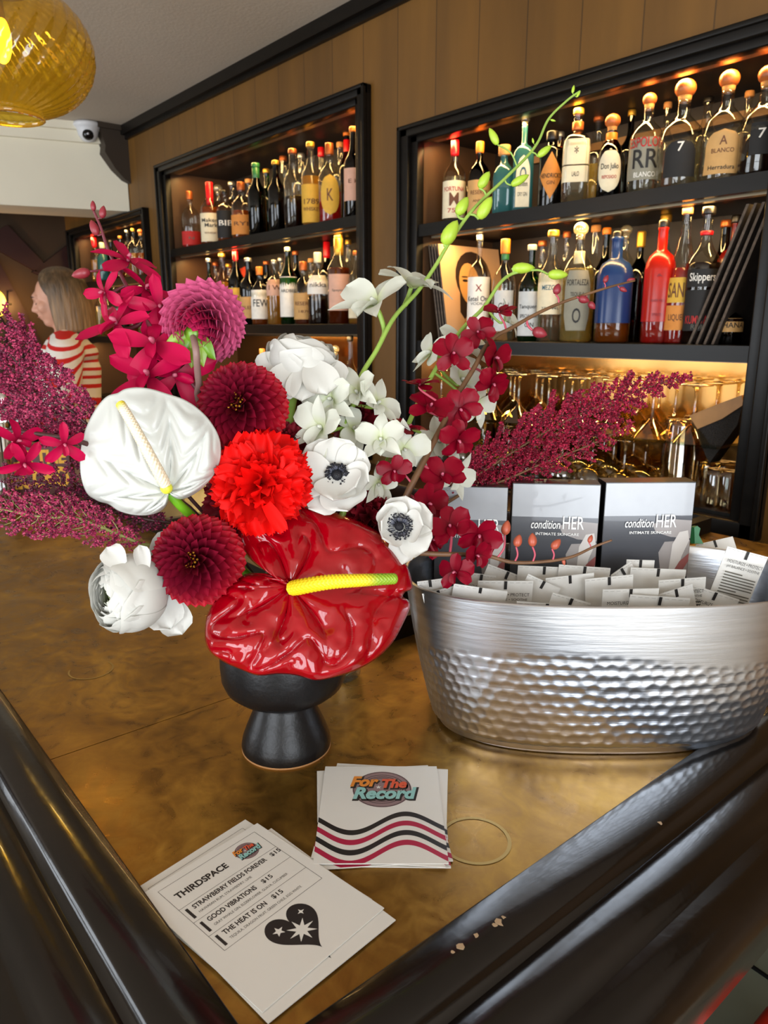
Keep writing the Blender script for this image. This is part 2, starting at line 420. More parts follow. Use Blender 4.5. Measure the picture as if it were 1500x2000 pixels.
# ================================================================ BAR COUNTER
BX, BY = -.300, .160           # outer corner of the brass top
IX, IY = -.690, .572           # inner corner
XE, YE = -4.945, 1.44
def brass_mat():
    m = mat('aged_brass_sheet', '8a6430', .38, .72); nt = m.node_tree; L = nt.links; b = nt.nodes['Principled BSDF']
    tc = nt.nodes.new('ShaderNodeTexCoord')
    n1 = nt.nodes.new('ShaderNodeTexNoise'); n1.inputs['Scale'].default_value = 7; n1.inputs['Detail'].default_value = 9; n1.inputs['Roughness'].default_value = .65; n1.inputs['Distortion'].default_value = .8
    n2 = nt.nodes.new('ShaderNodeTexNoise'); n2.inputs['Scale'].default_value = 34; n2.inputs['Detail'].default_value = 6; n2.inputs['Distortion'].default_value = 1.5
    for n in (n1, n2): L.new(tc.outputs['Object'], n.inputs['Vector'])
    mx = nt.nodes.new('ShaderNodeMath'); mx.operation = 'MULTIPLY_ADD'; mx.inputs[1].default_value = .35; L.new(n2.outputs[0], mx.inputs[0]); 
    sc = nt.nodes.new('ShaderNodeMath'); sc.operation = 'MULTIPLY'; sc.inputs[1].default_value = .65; L.new(n1.outputs[0], sc.inputs[0]); L.new(sc.outputs[0], mx.inputs[2])
    r = nt.nodes.new('ShaderNodeValToRGB'); e = r.color_ramp.elements
    e[0].position = .36; e[0].color = lin('735222'); e[1].position = .64; e[1].color = lin('b48c3c')
    k = e.new(.5); k.color = lin('936d2c')
    L.new(mx.outputs[0], r.inputs[0]); L.new(r.outputs[0], b.inputs['Base Color'])
    rr = nt.nodes.new('ShaderNodeMapRange'); rr.inputs[1].default_value = .35; rr.inputs[2].default_value = .65; rr.inputs[3].default_value = .27; rr.inputs[4].default_value = .45
    L.new(n2.outputs[0], rr.inputs[0]); L.new(rr.outputs[0], b.inputs['Roughness'])
    bp = nt.nodes.new('ShaderNodeBump'); bp.inputs['Strength'].default_value = .025; bp.inputs['Distance'].default_value = .01; L.new(n1.outputs[0], bp.inputs['Height']); L.new(bp.outputs[0], b.inputs['Normal'])
    return m
BRASS = brass_mat()
bar = thing('bar_counter', 'L-shaped bar counter with aged brass top and black moulded rail', 'bar counter', (-.7, .3, 0))
sx_ = atz(95, 1485, CT).x
b = MB()
def slab(x0, x1, y0, y1): b.box(((x0+x1)/2, (y0+y1)/2, CT-.002), (x1-x0, y1-y0, .004), BRASS)
slab(XE, sx_-.0006, BY, IY); slab(sx_+.0006, BX, BY, IY)
b.box(((IX+BX)/2, (IY+YE)/2, CT-.002), (BX-IX, YE-IY, .004), BRASS)
b.build('brass_top', bar)
b = MB(); b.box(((XE+BX)/2, (BY+IY)/2, CT-.024), (BX-XE, IY-BY, .04), BLK); b.box(((IX+BX)/2, (IY+YE)/2, CT-.024), (BX-IX, YE-IY, .04), BLK)
b.build('counter_core', bar)
# moulded rail swept round the outer corner
prof = [(0, -.02), (0, .0035), (.002, .005), (.02, .0075), (.040, .008), (.044, .005), (.046, -.001), (.050, -.003), (.062, .002), (.078, .004), (.092, .001), (.097, -.004), (.101, -.005),
        (.112, -.003), (.128, -.007), (.138, -.018), (.141, -.026), (.1405, -.045), (.139, -.060), (.125, -.066), (.110, -.080), (.09, -.1), (.05, -.12), (.03, -.12), (.0, -.05)]
prof = [(o_ if o_ < .05 else .05+(o_-.05)*.86, h) for o_, h in prof]
vs = []; fs = []; n = len(prof)
path = [lambda o: (XE, BY-o)] + [(lambda o, q=q: (lerp(XE, BX, q)+o*(q == 1), BY-o)) for q in (.5, .9, 1.0)] + [lambda o: (BX+o, .6), lambda o: (BX+o, YE+.0)]
for pf in path:
    for o_, h in prof: x, y = pf(o_); vs.append((x, y, CT+h))
for j in range(len(path)-1):
    for i in range(n): k = (i+1) % n; fs.append((j*n+i, j*n+k, (j+1)*n+k, (j+1)*n+i))
fs += [list(range(n)), [(len(path)-1)*n+i for i in range(n)][::-1]]
b = MB(); b.add(vs, fs, BLKL, None, True); rail = b.build('rail', bar)
md = rail.modifiers.new('edge', 'EDGE_SPLIT'); md.split_angle = math.radians(50)
# raised black lip along the bartender side
b = MB(); LH = .030
b.box(((XE+IX)/2, IY+.011, CT+LH/2-.02), (IX-XE+.0, .022, LH+.04), BLK); b.box((IX-.011, (IY+YE)/2, CT+LH/2-.02), (.022, YE-IY, LH+.04), BLK)
b.build('inner_lip', bar)
b = MB(); b.box(((XE+BX)/2+.0, BY+.03, .5), (BX-XE, .04, .99), mat('dark_bar_front', '241712', .4, noise_amt=.2)); b.box((BX-.03, (BY+YE)/2, .5), (.04, YE-BY, .99), MC['dark_bar_front'])
b.box(((XE+IX)/2, IY-.03, .5), (IX-XE, .03, .99), BLK); b.box((IX+.03, (IY+YE)/2, .5), (.03, YE-IY, .99), BLK)
for i in range(14): b.box((XE+.2+i*.34, BY+.005, .5), (.28, .012, .7), MC['dark_bar_front'])
b.build('front_panel', bar)
# marks: faint ring, chipped lacquer, bare wood sliver at the rail corner
b = MB(); RING = mat('pale_ring_mark', 'a58a4e', .45, .6)
def ring(px, py, r, a0, a1, w_):
    b = MB(); c = atz(px, py, CT+.0004); N = 40; t = []; q = []
    for i in range(N+1):
        a = lerp(a0, a1, i/N); t.append((c.x+math.cos(a)*(r+w_), c.y+math.sin(a)*(r+w_))); q.append((c.x+math.cos(a)*r, c.y+math.sin(a)*r))
    b.band(t, q, RING, None, CT+.0004); b.build('ring_mark', bar)
ring(178, 1308, .024, -2.2, 1.9, .002); ring(928, 1640, .026, 0, 2*PI, .003)
b = MB(); CH = mat('bare_wood_chip', 'b39878', .8)
for px, py, s_ in [(899, 1850, .0045), (929, 1827, .003), (975, 1803, .0045), (983, 1792, .003), (884, 1860, .002), (966, 1808, .0025), (1290, 1608, .003)]:
    b = MB(); c = atz(px, py, CT+.0077); pts = []
    for i in range(7): a = 2*PI*i/7; r = s_*random.uniform(.35, 1); pts.append((c.x+r*math.cos(a), c.y+r*math.sin(a)*.8))
    b.poly(pts, CH, None, CT+.0078, .0003); b.build('chip_mark', bar)
pts = []; b = MB()
ed = [(318, 1832), (345, 1875), (362, 1905), (380, 1930), (384, 1950), (410, 1985), (430, 2010)]
ou = [(440, 2000), (400, 1935), (372, 1885), (345, 1850)]
for px, py in ed+ou: c = atz(px, py, CT+.0015); pts.append((c.x, c.y))
b.poly(pts, CH, None, CT+.0002, .0006); b.build('chipped_edge', bar)

# ================================================================ BOTTLE CABINETS
LEDC = (1.0, .62, .22)
CABN = ['left', 'middle', 'right']
for ci, (x0, x1, z0, z1, sh) in enumerate(NI):
    cab = thing('wall_cabinet', ['small far recessed bottle cabinet at the left end of the panelling', 'middle recessed bottle cabinet framed in black, between the far one and the big right one', 'right recessed bottle cabinet with stemware in its lowest bay'][ci], 'cabinet', ((x0+x1)/2, WY, z0), 0, 'recessed bottle cabinets in the back wall')
    b = MB(); fw = .075
    def mould(a, c, d, e):   # stepped black moulding
        cx, cz = (a+c)/2, (d+e)/2
        b.rbox((cx, WY-.012, cz), (c-a, .03, e-d), BLK, .004)
    mould(x0, x0+fw*.55, z0, z1); mould(x1-fw*.55, x1, z0, z1); mould(x0, x1, z1-fw*.42, z1); mould(x0, x1, z0, z0+fw*.5)
    o2 = fw*.55
    b.rbox((x0+o2+.012, WY+.003, (z0+z1)/2), (.03, .03, z1-z0-.04), BLK, .003); b.rbox((x1-o2-.012, WY+.003, (z0+z1)/2), (.03, .03, z1-z0-.04), BLK, .003)
    b.rbox(((x0+x1)/2, WY+.003, z1-fw*.42-.006), (x1-x0-.06, .03, .022), BLK, .003)
    b.rbox((x0+.006, WY-.024, (z0+z1)/2), (.012, .02, z1-z0), BLK, .003); b.rbox((x1-.006, WY-.024, (z0+z1)/2), (.012, .02, z1-z0), BLK, .003); b.rbox(((x0+x1)/2, WY-.024, z1-.006), (x1-x0, .02, .012), BLK, .003)
    b.build('frame', cab)
    b = MB(); xi, xj = x0+.065, x1-.065
    b.box(((x0+x1)/2, WY+.34, (z0+z1)/2), (xj-xi+.06, .02, z1-z0-.06), DARKIN); b.box(((x0+x1)/2, WY+.327, (z0+.046+sh[1]-.05)/2), (xj-xi, .006, sh[1]-.05-z0-.046), mat('bronze_mirror', '8c6638', .12, 1)); b.build('back_panel', cab)
    SIDE = mat('brown_niche_side', '4a3320', .5)
    for x in (xi-.01, xj+.01): b = MB(); b.box((x, WY+.17, (z0+z1)/2), (.02, .33, z1-z0-.06), SIDE); b.build('side_panel', cab)
    b = MB(); b.box(((x0+x1)/2, WY+.17, z1-.024), (xj-xi, .33, .02), DARKIN); b.build('header', cab)
    b = MB(); b.box(((x0+x1)/2, WY+.17, z0+.03), (xj-xi, .33, .03), BLK); b.build('base_board', cab)
    tops = [z1-.034]
    for k, z in enumerate(sh):
        b = MB(); b.rbox(((x0+x1)/2, WY+.172, z-.0145), (xj-xi+.01, .32, .029), BLK, .003)
        b.box(((x0+x1)/2, WY+.006, z-.018), (xj-xi+.01, .02, .034), BLK); b.build('shelf', cab); tops.append(z-.030)
    b = MB()
    for k, z in enumerate(tops):
        b.box(((x0+x1)/2, WY+.045, z-.004), (xj-xi-.04, .022, .008), mat('aluminium_led_channel', '9a8a70', .4, .8))
        # the LED strip itself: warm, thin, tucked behind the shelf front
        area('led_strip_light', ((x0+x1)/2, WY+.06, z-.012), ((x0+x1)/2, WY+.13, z-.3), xj-xi-.06, .015, (4.2, 6.2, 7.0)[ci]*(1.0 if k == 2 else 1)*(x1-x0)/1.2*.62, LEDC)
    b.build('led_channel', cab)
# back ledge rail inside the right cabinet
b = MB(); q0 = NI[2]; b.box(((q0[0]+q0[1])/2+.12, WY+.31, 1.985-.02), (.92, .02, .02), mat('tan_wood_batten', '8a6238', .5)); o = b.build('wood_batten', origin=(-1.12, WY+.31, 1.955)); tag(o, 'thin tan wooden batten across the back of the top bay, behind the ball-stopper bottles', 'batten')
# back bar base cabinet under the niches
bk = thing('back_bar_cabinet', 'low black back-bar cabinet running under the bottle niches', 'cabinet', (-2.9, 1.5, 0))
b = MB(); b.box((-2.83, 1.52, .49), (4.2, .14, .98), BLK); b.build('carcass', bk)
b = MB(); b.rbox((-2.83, 1.51, 1.0), (4.22, .17, .04), mat('dark_back_bar_top', '2a1b12', .3), .005); b.build('worktop', bk)
for i in range(6):
    b = MB(); b.rbox((-4.56+i*.69, 1.440, .5), (.65, .02, .82), mat('dark_cabinet_door', '1c1411', .35), .006); dr = b.build('door', bk)
    b = MB(); b.ball((-4.30+i*.69, 1.42, .72), .013, mat('brass_knob', 'a8843c', .3, 1)); b.build('knob', dr)

# ================================================================ BOTTLES
G = dict(clear=glass('clear_glass', 'f4f4ee', .95, .06), green=glass('green_glass', '3f8a2e', .8, .05), dgreen=glass('dark_green_glass', '1c3d1c', .7, .05),
         brown=glass('brown_glass', '5a2e10', .7, .05), amber=glass('amber_glass', 'c07a22', .7, .05), teal=glass('teal_glass', '5fa9ad', .7, .06, .45), dark=glass('near_black_glass', '17110f', .7, .05, .25),
         blue=glass('painted_blue_glass', '2a4f92', .35, .04, .93, .25), red=glass('painted_red_glass', 'e02a12', .35, .04, .93, .25), maroon=glass('painted_red_glass_shaded', '8a1410', .3, .04, .9, .25))  # maroon: the red bottle paint with shade put into its colour
def liquid(n, c, body=.35): return glass('liquid_'+n, c, .3, .03, body)
LQ = dict(water=liquid('clear', 'e6e6dc', .05), whisky=liquid('whisky', 'b8611a', .45), rye=liquid('rye', '8a3a12', .45), red=liquid('red', 'c81c14', .7), gold=liquid('gold', 'e0b24a', .35), dark=liquid('dark', '2c1009', .5), straw=liquid('straw', 'e4d48c', .25))
CAPM = dict(cork=mat('cork_stopper', 'c98a4a', .7, noise_amt=.15, noise_scale=120), ball=mat('turned_wood_ball', 'b8622a', .4, noise_amt=.15, noise_scale=40, stretch=(1, 1, 4)), wax=mat('red_wax', 'd8121a', .35), gold=mat('gold_foil_cap', 'd8a53c', .35, .7),
            black=mat('black_cap', '14110f', .35), cream=mat('cream_cap', 'e8dcb8', .4), green=mat('green_foil', '2c6a3a', .35), copper=mat('copper_foil', 'b8622e', .35, .6), glassball=glass('glass_stopper', 'f2ead0', .9, .2, .25), orange=mat('orange_cap', 'e07a1c', .45), silver=mat('silver_cap', 'b8b4a8', .3, .8))
LBM = {k: mat('paper_label_'+k, v, .7, noise_amt=.06, noise_scale=60) for k, v in dict(cream='e8d9b6', white='efe8dc', tan='c99a5c', orange='d98a3a', black='191614', grey='8f8a78', silver='c8c8c4', red='b8201c', yellow='d9a93a', pink='d9a890').items()}
INK = {k: mat('ink_'+k, v, .6) for k, v in dict(black='1b1816', red='b01c18', white='eee8dc', brown='6a3c1c', gold='c9a04a', grey='5a564c', maroon='7a1420', teal='2c5a6a', yellow='e0b030').items()}
def sq_sec(p=4.0, ky=1.0):
    def f(a):
        c, s_ = abs(math.cos(a)), abs(math.sin(a)); r = (c**p+s_**p)**(-1/p); return (r, r*ky)
    return f
SHAPES = {  # radius fraction, height fraction
 'std':   [(.9, 0), (1, .015), (1, .56), (.96, .60), (.78, .65), (.5, .70), (.33, .75), (.29, .80), (.28, .93), (.30, .94), (.30, .955)],
 'tall':  [(.9, 0), (1, .015), (1, .60), (.92, .64), (.62, .70), (.42, .76), (.34, .84), (.32, .94), (.34, .955)],
 'squat': [(.9, 0), (1, .03), (1, .52), (.94, .60), (.75, .67), (.42, .73), (.27, .77), (.26, .86), (.28, .87)],
 'flask': [(.92, 0), (1, .02), (1, .60), (.93, .66), (.7, .715), (.38, .745), (.24, .77), (.23, .92), (.26, .93), (.26, .95)],
 'cone':  [(.95, 0), (1, .02), (.96, .40), (.80, .58), (.48, .72), (.33, .80), (.30, .93), (.33, .94)],
 'bell':  [(.92, 0), (1, .03), (.96, .25), (.98, .45), (.86, .58), (.55, .66), (.30, .72), (.26, .84), (.29, .86)],
 'cyl':   [(.95, 0), (1, .02), (1, .74), (.92, .78), (.5, .81), (.40, .83), (.40, .90)]}
BIGLET = {}
def bottle(x, y, z, H, R, shape='std', g='clear', lq=None, lvl=.5, cap='cork', caph=.08, capw=None, sec=None, labels=(), label='bottle', group='', seg=22, collar=None, face=None):
    ang = math.atan2(-y, -x) if face is None else face
    t = thing('bottle', label, 'bottle', (x, y, z), 0, group)
    T = Matrix.Translation(V((x, y, z))) @ Matrix.Rotation(ang, 4, 'Z')
    pr = SHAPES[shape]; f = sq_sec(*sec) if sec else None
    pf = [(r*R, h*H) for r, h in pr]
    def sec_at(r):
        if not f: return None
        k = sstep(.45, .9, r)
        return k
    def lath(mb, prof, m, n=seg):
        if not f: mb.lathe(prof, m, T, n); return
        vs = []; fs = []
        for r, h in prof:
            k = sstep(.42, .85, r/R)
            for i in range(n):
                a = 2*PI*i/n; q = f(a); vs.append((r*math.cos(a)*lerp(1, q[0], k), r*math.sin(a)*lerp(1, q[1], k), h))
        for j in range(len(prof)-1):
            for i in range(n): a_, b_ = j*n+i, j*n+(i+1) % n; fs.append((a_, b_, b_+n, a_+n))
        fs.append(list(range(n))[::-1]); fs.append([(len(prof)-1)*n+i for i in range(n)])
        mb.add(vs, fs, m, T, True)
    b = MB(); lath(b, [(0.0001, 0)]+pf, G[g] if not isinstance(g, bpy.types.Material) else g); b.build('glass_body', t)
    top = pf[-1]
    if lq:
        b = MB(); pl = [(r*.93, max(h, .006*H)) for r, h in pf if h < lvl*H]
        for i in range(len(pf)-1):
            if pf[i][1] < lvl*H <= pf[i+1][1]:
                k = (lvl*H-pf[i][1])/(pf[i+1][1]-pf[i][1]); pl.append((lerp(pf[i][0], pf[i+1][0], k)*.93, lvl*H))
        pl.append((.0001, lvl*H)); lath(b, pl, LQ[lq], max(12, seg-6)); b.build('liquid', t)
    b = MB(); cm = CAPM[cap]; cw = capw or top[0]*1.25
    if cap in ('ball', 'glassball'):
        cr = capw or R*.45; b.lathe([(top[0]*.9, top[1]-.01*H), (top[0]*1.0, top[1]+.01)], CAPM['cork'] if cap == 'ball' else cm, T, 16)
        b.ball((0, 0, top[1]+.008+cr*.75), (cr, cr, cr*.88), cm, T, 18, 12)
    elif cap == 'wax': b.lathe([(top[0]*1.15, top[1]-caph*H*.75), (cw, top[1]-caph*H*.6), (cw, H*.995), (cw*.85, H), (.0001, H)], cm, T, 16)
    else: b.lathe([(cw, top[1]-.012*H), (cw*1.03, top[1]), (cw*1.03, H*.985), (cw*.93, H), (.0001, H)], cm, T, 16)
    cpo = b.build('cap', t)
    if collar:
        b = MB(); b.lathe([(top[0]*1.12, H*collar[1]), (top[0]*1.16, H*collar[1]+.001), (top[0]*1.16, H*collar[2]), (top[0]*1.05, H*collar[2]+.001)], CAPM[collar[0]], T, 16); b.build('neck_band', t)
    for lb in labels:   # (h0, h1, half-angle deg, paper, [(text, ink, rel height, rel width, rel z)], shape)
        h0, h1, ha, pap, txt = lb[:5]; form = lb[5] if len(lb) > 5 else 'rect'
        b = MB(); ha = math.radians(ha); rr = R*1.02
        def pt(a, h, o=1.0):
            q = f(a) if f else (1, 1); 
            # radius of the body at this height
            r_ = R
            for i in range(len(pf)-1):
                if pf[i][1] <= h <= pf[i+1][1]: r_ = lerp(pf[i][0], pf[i+1][0], (h-pf[i][1])/max(1e-6, pf[i+1][1]-pf[i][1]))
            return V((r_*1.015*o*math.cos(a)*q[0], r_*1.015*o*math.sin(a)*q[1], h))
        a_, c_ = h0*H, h1*H; hm, hh = (a_+c_)/2, (c_-a_)/2
        def fn(u, v):
            a = (u-.5)*2*ha
            if form == 'oval': a *= math.sqrt(max(0, 1-(2*v-1)**2)) + .001
            elif form == 'arch': a *= math.sqrt(max(0, 1-max(0, (v-.6)/.4)**2)) + .001
            elif form == 'diamond': a *= (1-abs(2*v-1)) + .001
            elif form == 'hex': a *= min(1, .75+.5*(1-abs(2*v-1)))
            return pt(a, lerp(a_, c_, v))
        b.surf(fn, 12, 14 if form != 'rect' else 3, LBM[pap], T)
        for tx, ink, rh, rw, rz in txt:
            Wd = 2*ha*R*rw
            def wrap(p, rz=rz): return pt(p[0]/R, hm+rz*hh+p[1], 1.02)
            b.text(tx, INK[ink], T, Wd, 2*hh*rh, .01, 0, wrap)
        b.build('label', t)
    return t
def shelf_bottle(px, top, wpx, Y, z, **k):
    p = atY(px, top, Y); q = CAM+(p-CAM); x = p.x; d = depth(V((x, Y, z+.1)))
    H = p.z-z; R = wpx*d/FPX/2
    return bottle(x, Y, z, H, R, **k)
ORD = ['leftmost', 'second from left', 'third from left', 'fourth from left', 'fifth from left', 'sixth from left', 'seventh from left', 'eighth from left', 'ninth from left', 'tenth from left', 'eleventh from left', 'twelfth from left', 'thirteenth from left', 'fourteenth from left', 'fifteenth from left', 'sixteenth from left', 'seventeenth from left']
def row(items, Y, z, place, group, seg=22):
    items = sorted(items, key=lambda i: i['px'])
    for i, it in enumerate(items):
        it = dict(it); px, top, wd, desc = it.pop('px'), it.pop('top'), it.pop('w'), it.pop('desc'); yy = Y+it.pop('dy', 0)
        shelf_bottle(px, top, wd, yy, z, label=(f"{desc}, {ORD[i]}, {place}" if len(desc.split()) < 8 else f"{desc}, {place}"), group=group, seg=seg, **it)
B = lambda px, top, w, desc, **k: dict(px=px, top=top, w=w, desc=desc, **k)
LB = lambda h0, h1, ha, pap, txt=(), form='rect': (h0, h1, ha, pap, txt, form)
# ---- right cabinet, top shelf
zT = NI[2][4][0]; zM = NI[2][4][1]
row([
 B(889, 272, 44, 'clear bottle with red wax cap and cream label', shape='std', cap='wax', caph=.2, capw=.0118, lq='water', lvl=.55, labels=[LB(.06, .5, 80, 'cream', [('FORTUNA', 'red', .12, .7, .55), ('750', 'red', .12, .4, -.6), ('M', 'brown', .35, .3, 0)])]),
 B(938, 277, 44, 'brown bottle with cork cap and beige label', shape='squat', g='brown', lq='dark', lvl=.5, cap='orange', labels=[LB(.05, .5, 75, 'tan', [('RESERVE', 'brown', .12, .6, .3), ('ANEJO', 'brown', .1, .4, -.2)])]),
 B(986, 284, 52, 'pale teal square bottle with cork cap', shape='squat', g='teal', cap='cork', sec=(5, .8), capw=.016),
 B(1026, 237, 44, 'teal square gin bottle with tall arched label', shape='flask', g='teal', cap='glassball', capw=.012, sec=(6, .9), labels=[LB(.06, .62, 34, 'cream', [('O', 'teal', .3, .5, .25), ('London', 'black', .1, .7, -.1), ('DRY GIN', 'grey', .08, .7, -.5)], 'arch')]),
 B(1080, 257, 46, 'black round bottle with orange diamond label', shape='cyl', g='dark', cap='black', labels=[LB(.12, .72, 62, 'orange', [("HENDRICK'S", 'black', .1, .85, 0), ('GIN', 'brown', .08, .3, -.3)], 'diamond')]),
 B(1131, 212, 72, 'square clear bottle, cream label, yellow stopper', shape='flask', lq='water', lvl=.5, cap='gold', sec=(6, .7), capw=.013, collar=('copper', .78, .86), labels=[LB(.40, .66, 88, 'cream', [('*', 'grey', .3, .1, .1)]), LB(.22, .385, 88, 'cream', [('LALO', 'black', .3, .16, 0)])]),
 B(1197, 235, 66, 'squat brown bottle with wood ball stopper and oval label', shape='squat', g='brown', lq='dark', lvl=.6, cap='ball', sec=(3, .7), collar=('orange', .69, .84), labels=[LB(.08, .62, 52, 'cream', [('Don Julio', 'black', .17, .72, .15), ('REPOSADO', 'red', .08, .6, -.3)], 'oval')]),
 B(1270, 187, 66, 'clear bottle with grey label lettered in red', shape='squat', lq='water', lvl=.3, cap='ball', capw=.016, labels=[LB(.14, .56, 70, 'grey', [('ESPOLON', 'red', .24, .85, .78), ('BLANCO', 'white', .12, .5, -.75), ('RR', 'black', .45, .6, 0)])]),
 B(1340, 168, 88, 'clear bottle with wooden ball stopper and black label', shape='bell', lq='water', lvl=.45, cap='ball', labels=[LB(.1, .46, 40, 'black', [('7', 'white', .25, .2, .6)], 'arch')]),
 B(1426, 148, 84, 'clear bottle with ball stopper and tan arched label', shape='bell', lq='water', lvl=.35, cap='ball', labels=[LB(.07, .48, 48, 'tan', [('A', 'brown', .2, .2, .5), ('BLANCO', 'brown', .1, .6, .05), ('Herradura', 'black', .1, .7, -.7)], 'arch')]),
 B(1502, 140, 84, 'ball-stoppered bottle cut by the right picture edge', shape='bell', lq='dark', lvl=.4, cap='ball', labels=[LB(.2, .5, 30, 'black', [('7', 'white', .3, .3, .3)])]),
], WY+.075, zT, 'right cabinet top shelf front row', 'bottles on the top shelf of the right cabinet', 28)
row([B(910, 300, 38, 'dim brown bottle', g='brown', lq='dark', cap='black'), B(1095, 258, 40, 'dim amber bottle', g='amber', lq='whisky', cap='silver'), B(1170, 225, 44, 'dim clear bottle', lq='straw', cap='copper', shape='tall'), B(1235, 215, 40, 'dim green bottle', g='dgreen', lq='dark', cap='gold'), B(1305, 200, 40, 'dim whisky bottle', lq='whisky', cap='cork'), B(1385, 190, 46, 'dim clear bottle', lq='water', cap='black', shape='tall'), B(1465, 178, 46, 'dim amber bottle', lq='rye', cap='cork')],
    WY+.22, zT, 'right cabinet top shelf back row', 'bottles on the top shelf of the right cabinet', 16)
# ---- right cabinet, middle shelf
row([
 B(938, 457, 42, 'clear vodka bottle with white label', shape='flask', lq='water', lvl=.5, cap='silver', capw=.0095, labels=[LB(.06, .60, 85, 'white', [('Ketel One', 'black', .09, .75, .25), ('VODKA', 'grey', .05, .5, .08), ('X', 'maroon', .12, .2, .62)])]),
 B(988, 467, 46, 'clear bottle with orange cap and green foil neck', shape='squat', lq='water', lvl=.5, cap='orange', collar=('green', .8, .9), capw=.013, labels=[LB(.1, .5, 50, 'silver', [('GIN', 'grey', .2, .5, .2)])]),
 B(1040, 478, 46, 'green bottle with cream cap and silver label', shape='std', g='green', lq='straw', lvl=.4, cap='cream', capw=.012, labels=[LB(.06, .52, 70, 'silver', [('Tanqueray', 'black', .12, .8, .3), ('SPECIAL DRY', 'black', .08, .7, -.1), ('GIN', 'black', .1, .3, -.5)])]),
 B(1082, 450, 50, 'clear bottle with tall neck and long cream label', shape='tall', lq='water', lvl=.45, cap='gold', labels=[LB(.25, .62, 80, 'cream', [('MEZCAL', 'teal', .12, .5, .3), ('750 ML', 'grey', .06, .5, -.7)])]),
 B(1136, 434, 64, 'clear bottle with glass ball stopper and ornate grey label', shape='squat', lq='straw', lvl=.62, cap='glassball', collar=('cream', .66, .76), labels=[LB(.1, .6, 46, 'grey', [('O', 'black', .25, .3, -.5), ('FORTALEZA', 'black', .1, .8, .6), ('TEQUILA', 'black', .08, .5, .2)], 'hex')]),
 B(1208, 452, 90, 'large blue-painted bottle with clear foot', shape='flask', lq='whisky', lvl=.19, cap='black', capw=.012, sec=(3, .75), labels=[]),
 B(1298, 430, 76, 'large red-painted bottle with clear foot', shape='flask', g='clear', cap='black', capw=.012, sec=(3, .75), lq='red', lvl=.18),
 B(1345, 398, 54, 'clear bottle of red liqueur with yellow label', shape='cone', lq='red', lvl=.55, cap='cork', capw=.0115, labels=[LB(.3, .48, 70, 'yellow', [('SANTE', 'brown', .6, .8, 0)]), LB(.1, .28, 70, 'orange', [('LIQUEUR', 'brown', .3, .6, 0)])]),
 B(1386, 404, 66, 'dark rum bottle with red neck ring, black label', shape='std', lq='dark', lvl=.6, cap='black', collar=('wax', .80, .825), labels=[LB(.42, .55, 56, 'black', [('Skippers', 'white', .6, .75, 0)]), LB(.1, .40, 56, 'black', [('KUMWALE', 'red', .2, .8, -.45), ('RUM', 'grey', .12, .4, -.8)])]),
 B(1432, 590, 46, 'short dark bottle with tan label', shape='squat', g='brown', lq='dark', cap='glassball', capw=.011, labels=[LB(.3, .62, 80, 'tan', [('OHANA', 'black', .4, .8, 0)])]),
], WY+.07, zM, 'right cabinet middle shelf front row', 'bottles on the middle shelf of the right cabinet', 28)
# painted sleeves of the blue and red bottles
for o in [o for o in bpy.data.objects if o.name.startswith('bottle') and ('blue-painted' in o.get('label', '') or 'red-painted' in o.get('label', ''))]:
    gb = [c for c in o.children if c.name.startswith('glass_body')][0]; me = gb.data
    pm_ = G['blue'] if 'blue' in o['label'] else G['red']
    me.materials.append(pm_); hs = max(v.co.z for v in me.vertices)
    for p in me.polygons:
        if p.center.z > hs*.185: p.material_index = 1
    # lower profile ring so that paint starts above the clear foot
    o['_h'] = hs
    bm = bmesh.new(); bm.from_mesh(me); bmesh.ops.bisect_plane(bm, geom=bm.verts[:]+bm.edges[:]+bm.faces[:], plane_co=(0, 0, hs*.19), plane_no=(0, 0, 1))
    for f_ in bm.faces: f_.material_index = 1 if f_.calc_center_median().z > hs*.19 else 0
    bm.to_mesh(me); bm.free(); del o['_h']
    ang = math.atan2(-o.location.y, -o.location.x); T = Matrix.Translation(o.location) @ Matrix.Rotation(ang, 4, 'Z')
    b = MB(); W_ = .026
    dist = max(abs(v.co.x) for v in me.vertices); R_ = .046*.75+.012
    for tx, hz, ww in (('BARR HILL', .37, .03), ('&', .58, .012), ('SPIRITS', .25, .022)):
        b.text(tx, INK['white'] if 'blue' in o['label'] else INK['maroon'], T @ Matrix.Translation(V((.0545, 0, hs*hz))) @ mrot(PI/2, 0, PI/2), ww, .006)
    b.build('printed_lettering', o)
row([
 B(1186, 445, 44, 'dark bottle', g='dgreen', lq='dark', cap='orange'), B(1225, 434, 50, 'clear bottle with glass ball stopper', lq='straw', cap='glassball', shape='squat'), B(1254, 452, 46, 'dark bottle with gold cap', g='dgreen', lq='dark', cap='gold', shape='squat'),
 B(1302, 419, 48, 'tall clear bottle', lq='gold', cap='gold', shape='tall'), B(1440, 420, 60, 'tall maroon-painted bottle', g='maroon', cap='black', shape='flask'), B(1420, 430, 50, 'slim black bottle', g='dark', cap='copper', shape='tall'), B(1108, 452, 40, 'amber bottle with copper cap', lq='whisky', cap='copper'), B(1060, 470, 44, 'amber bottle', lq='gold', cap='copper'), B(1165, 440, 44, 'clear golden bottle', lq='gold', cap='cork', shape='tall')],
 WY+.2, zM, 'right cabinet middle shelf back row', 'bottles on the middle shelf of the right cabinet', 16)
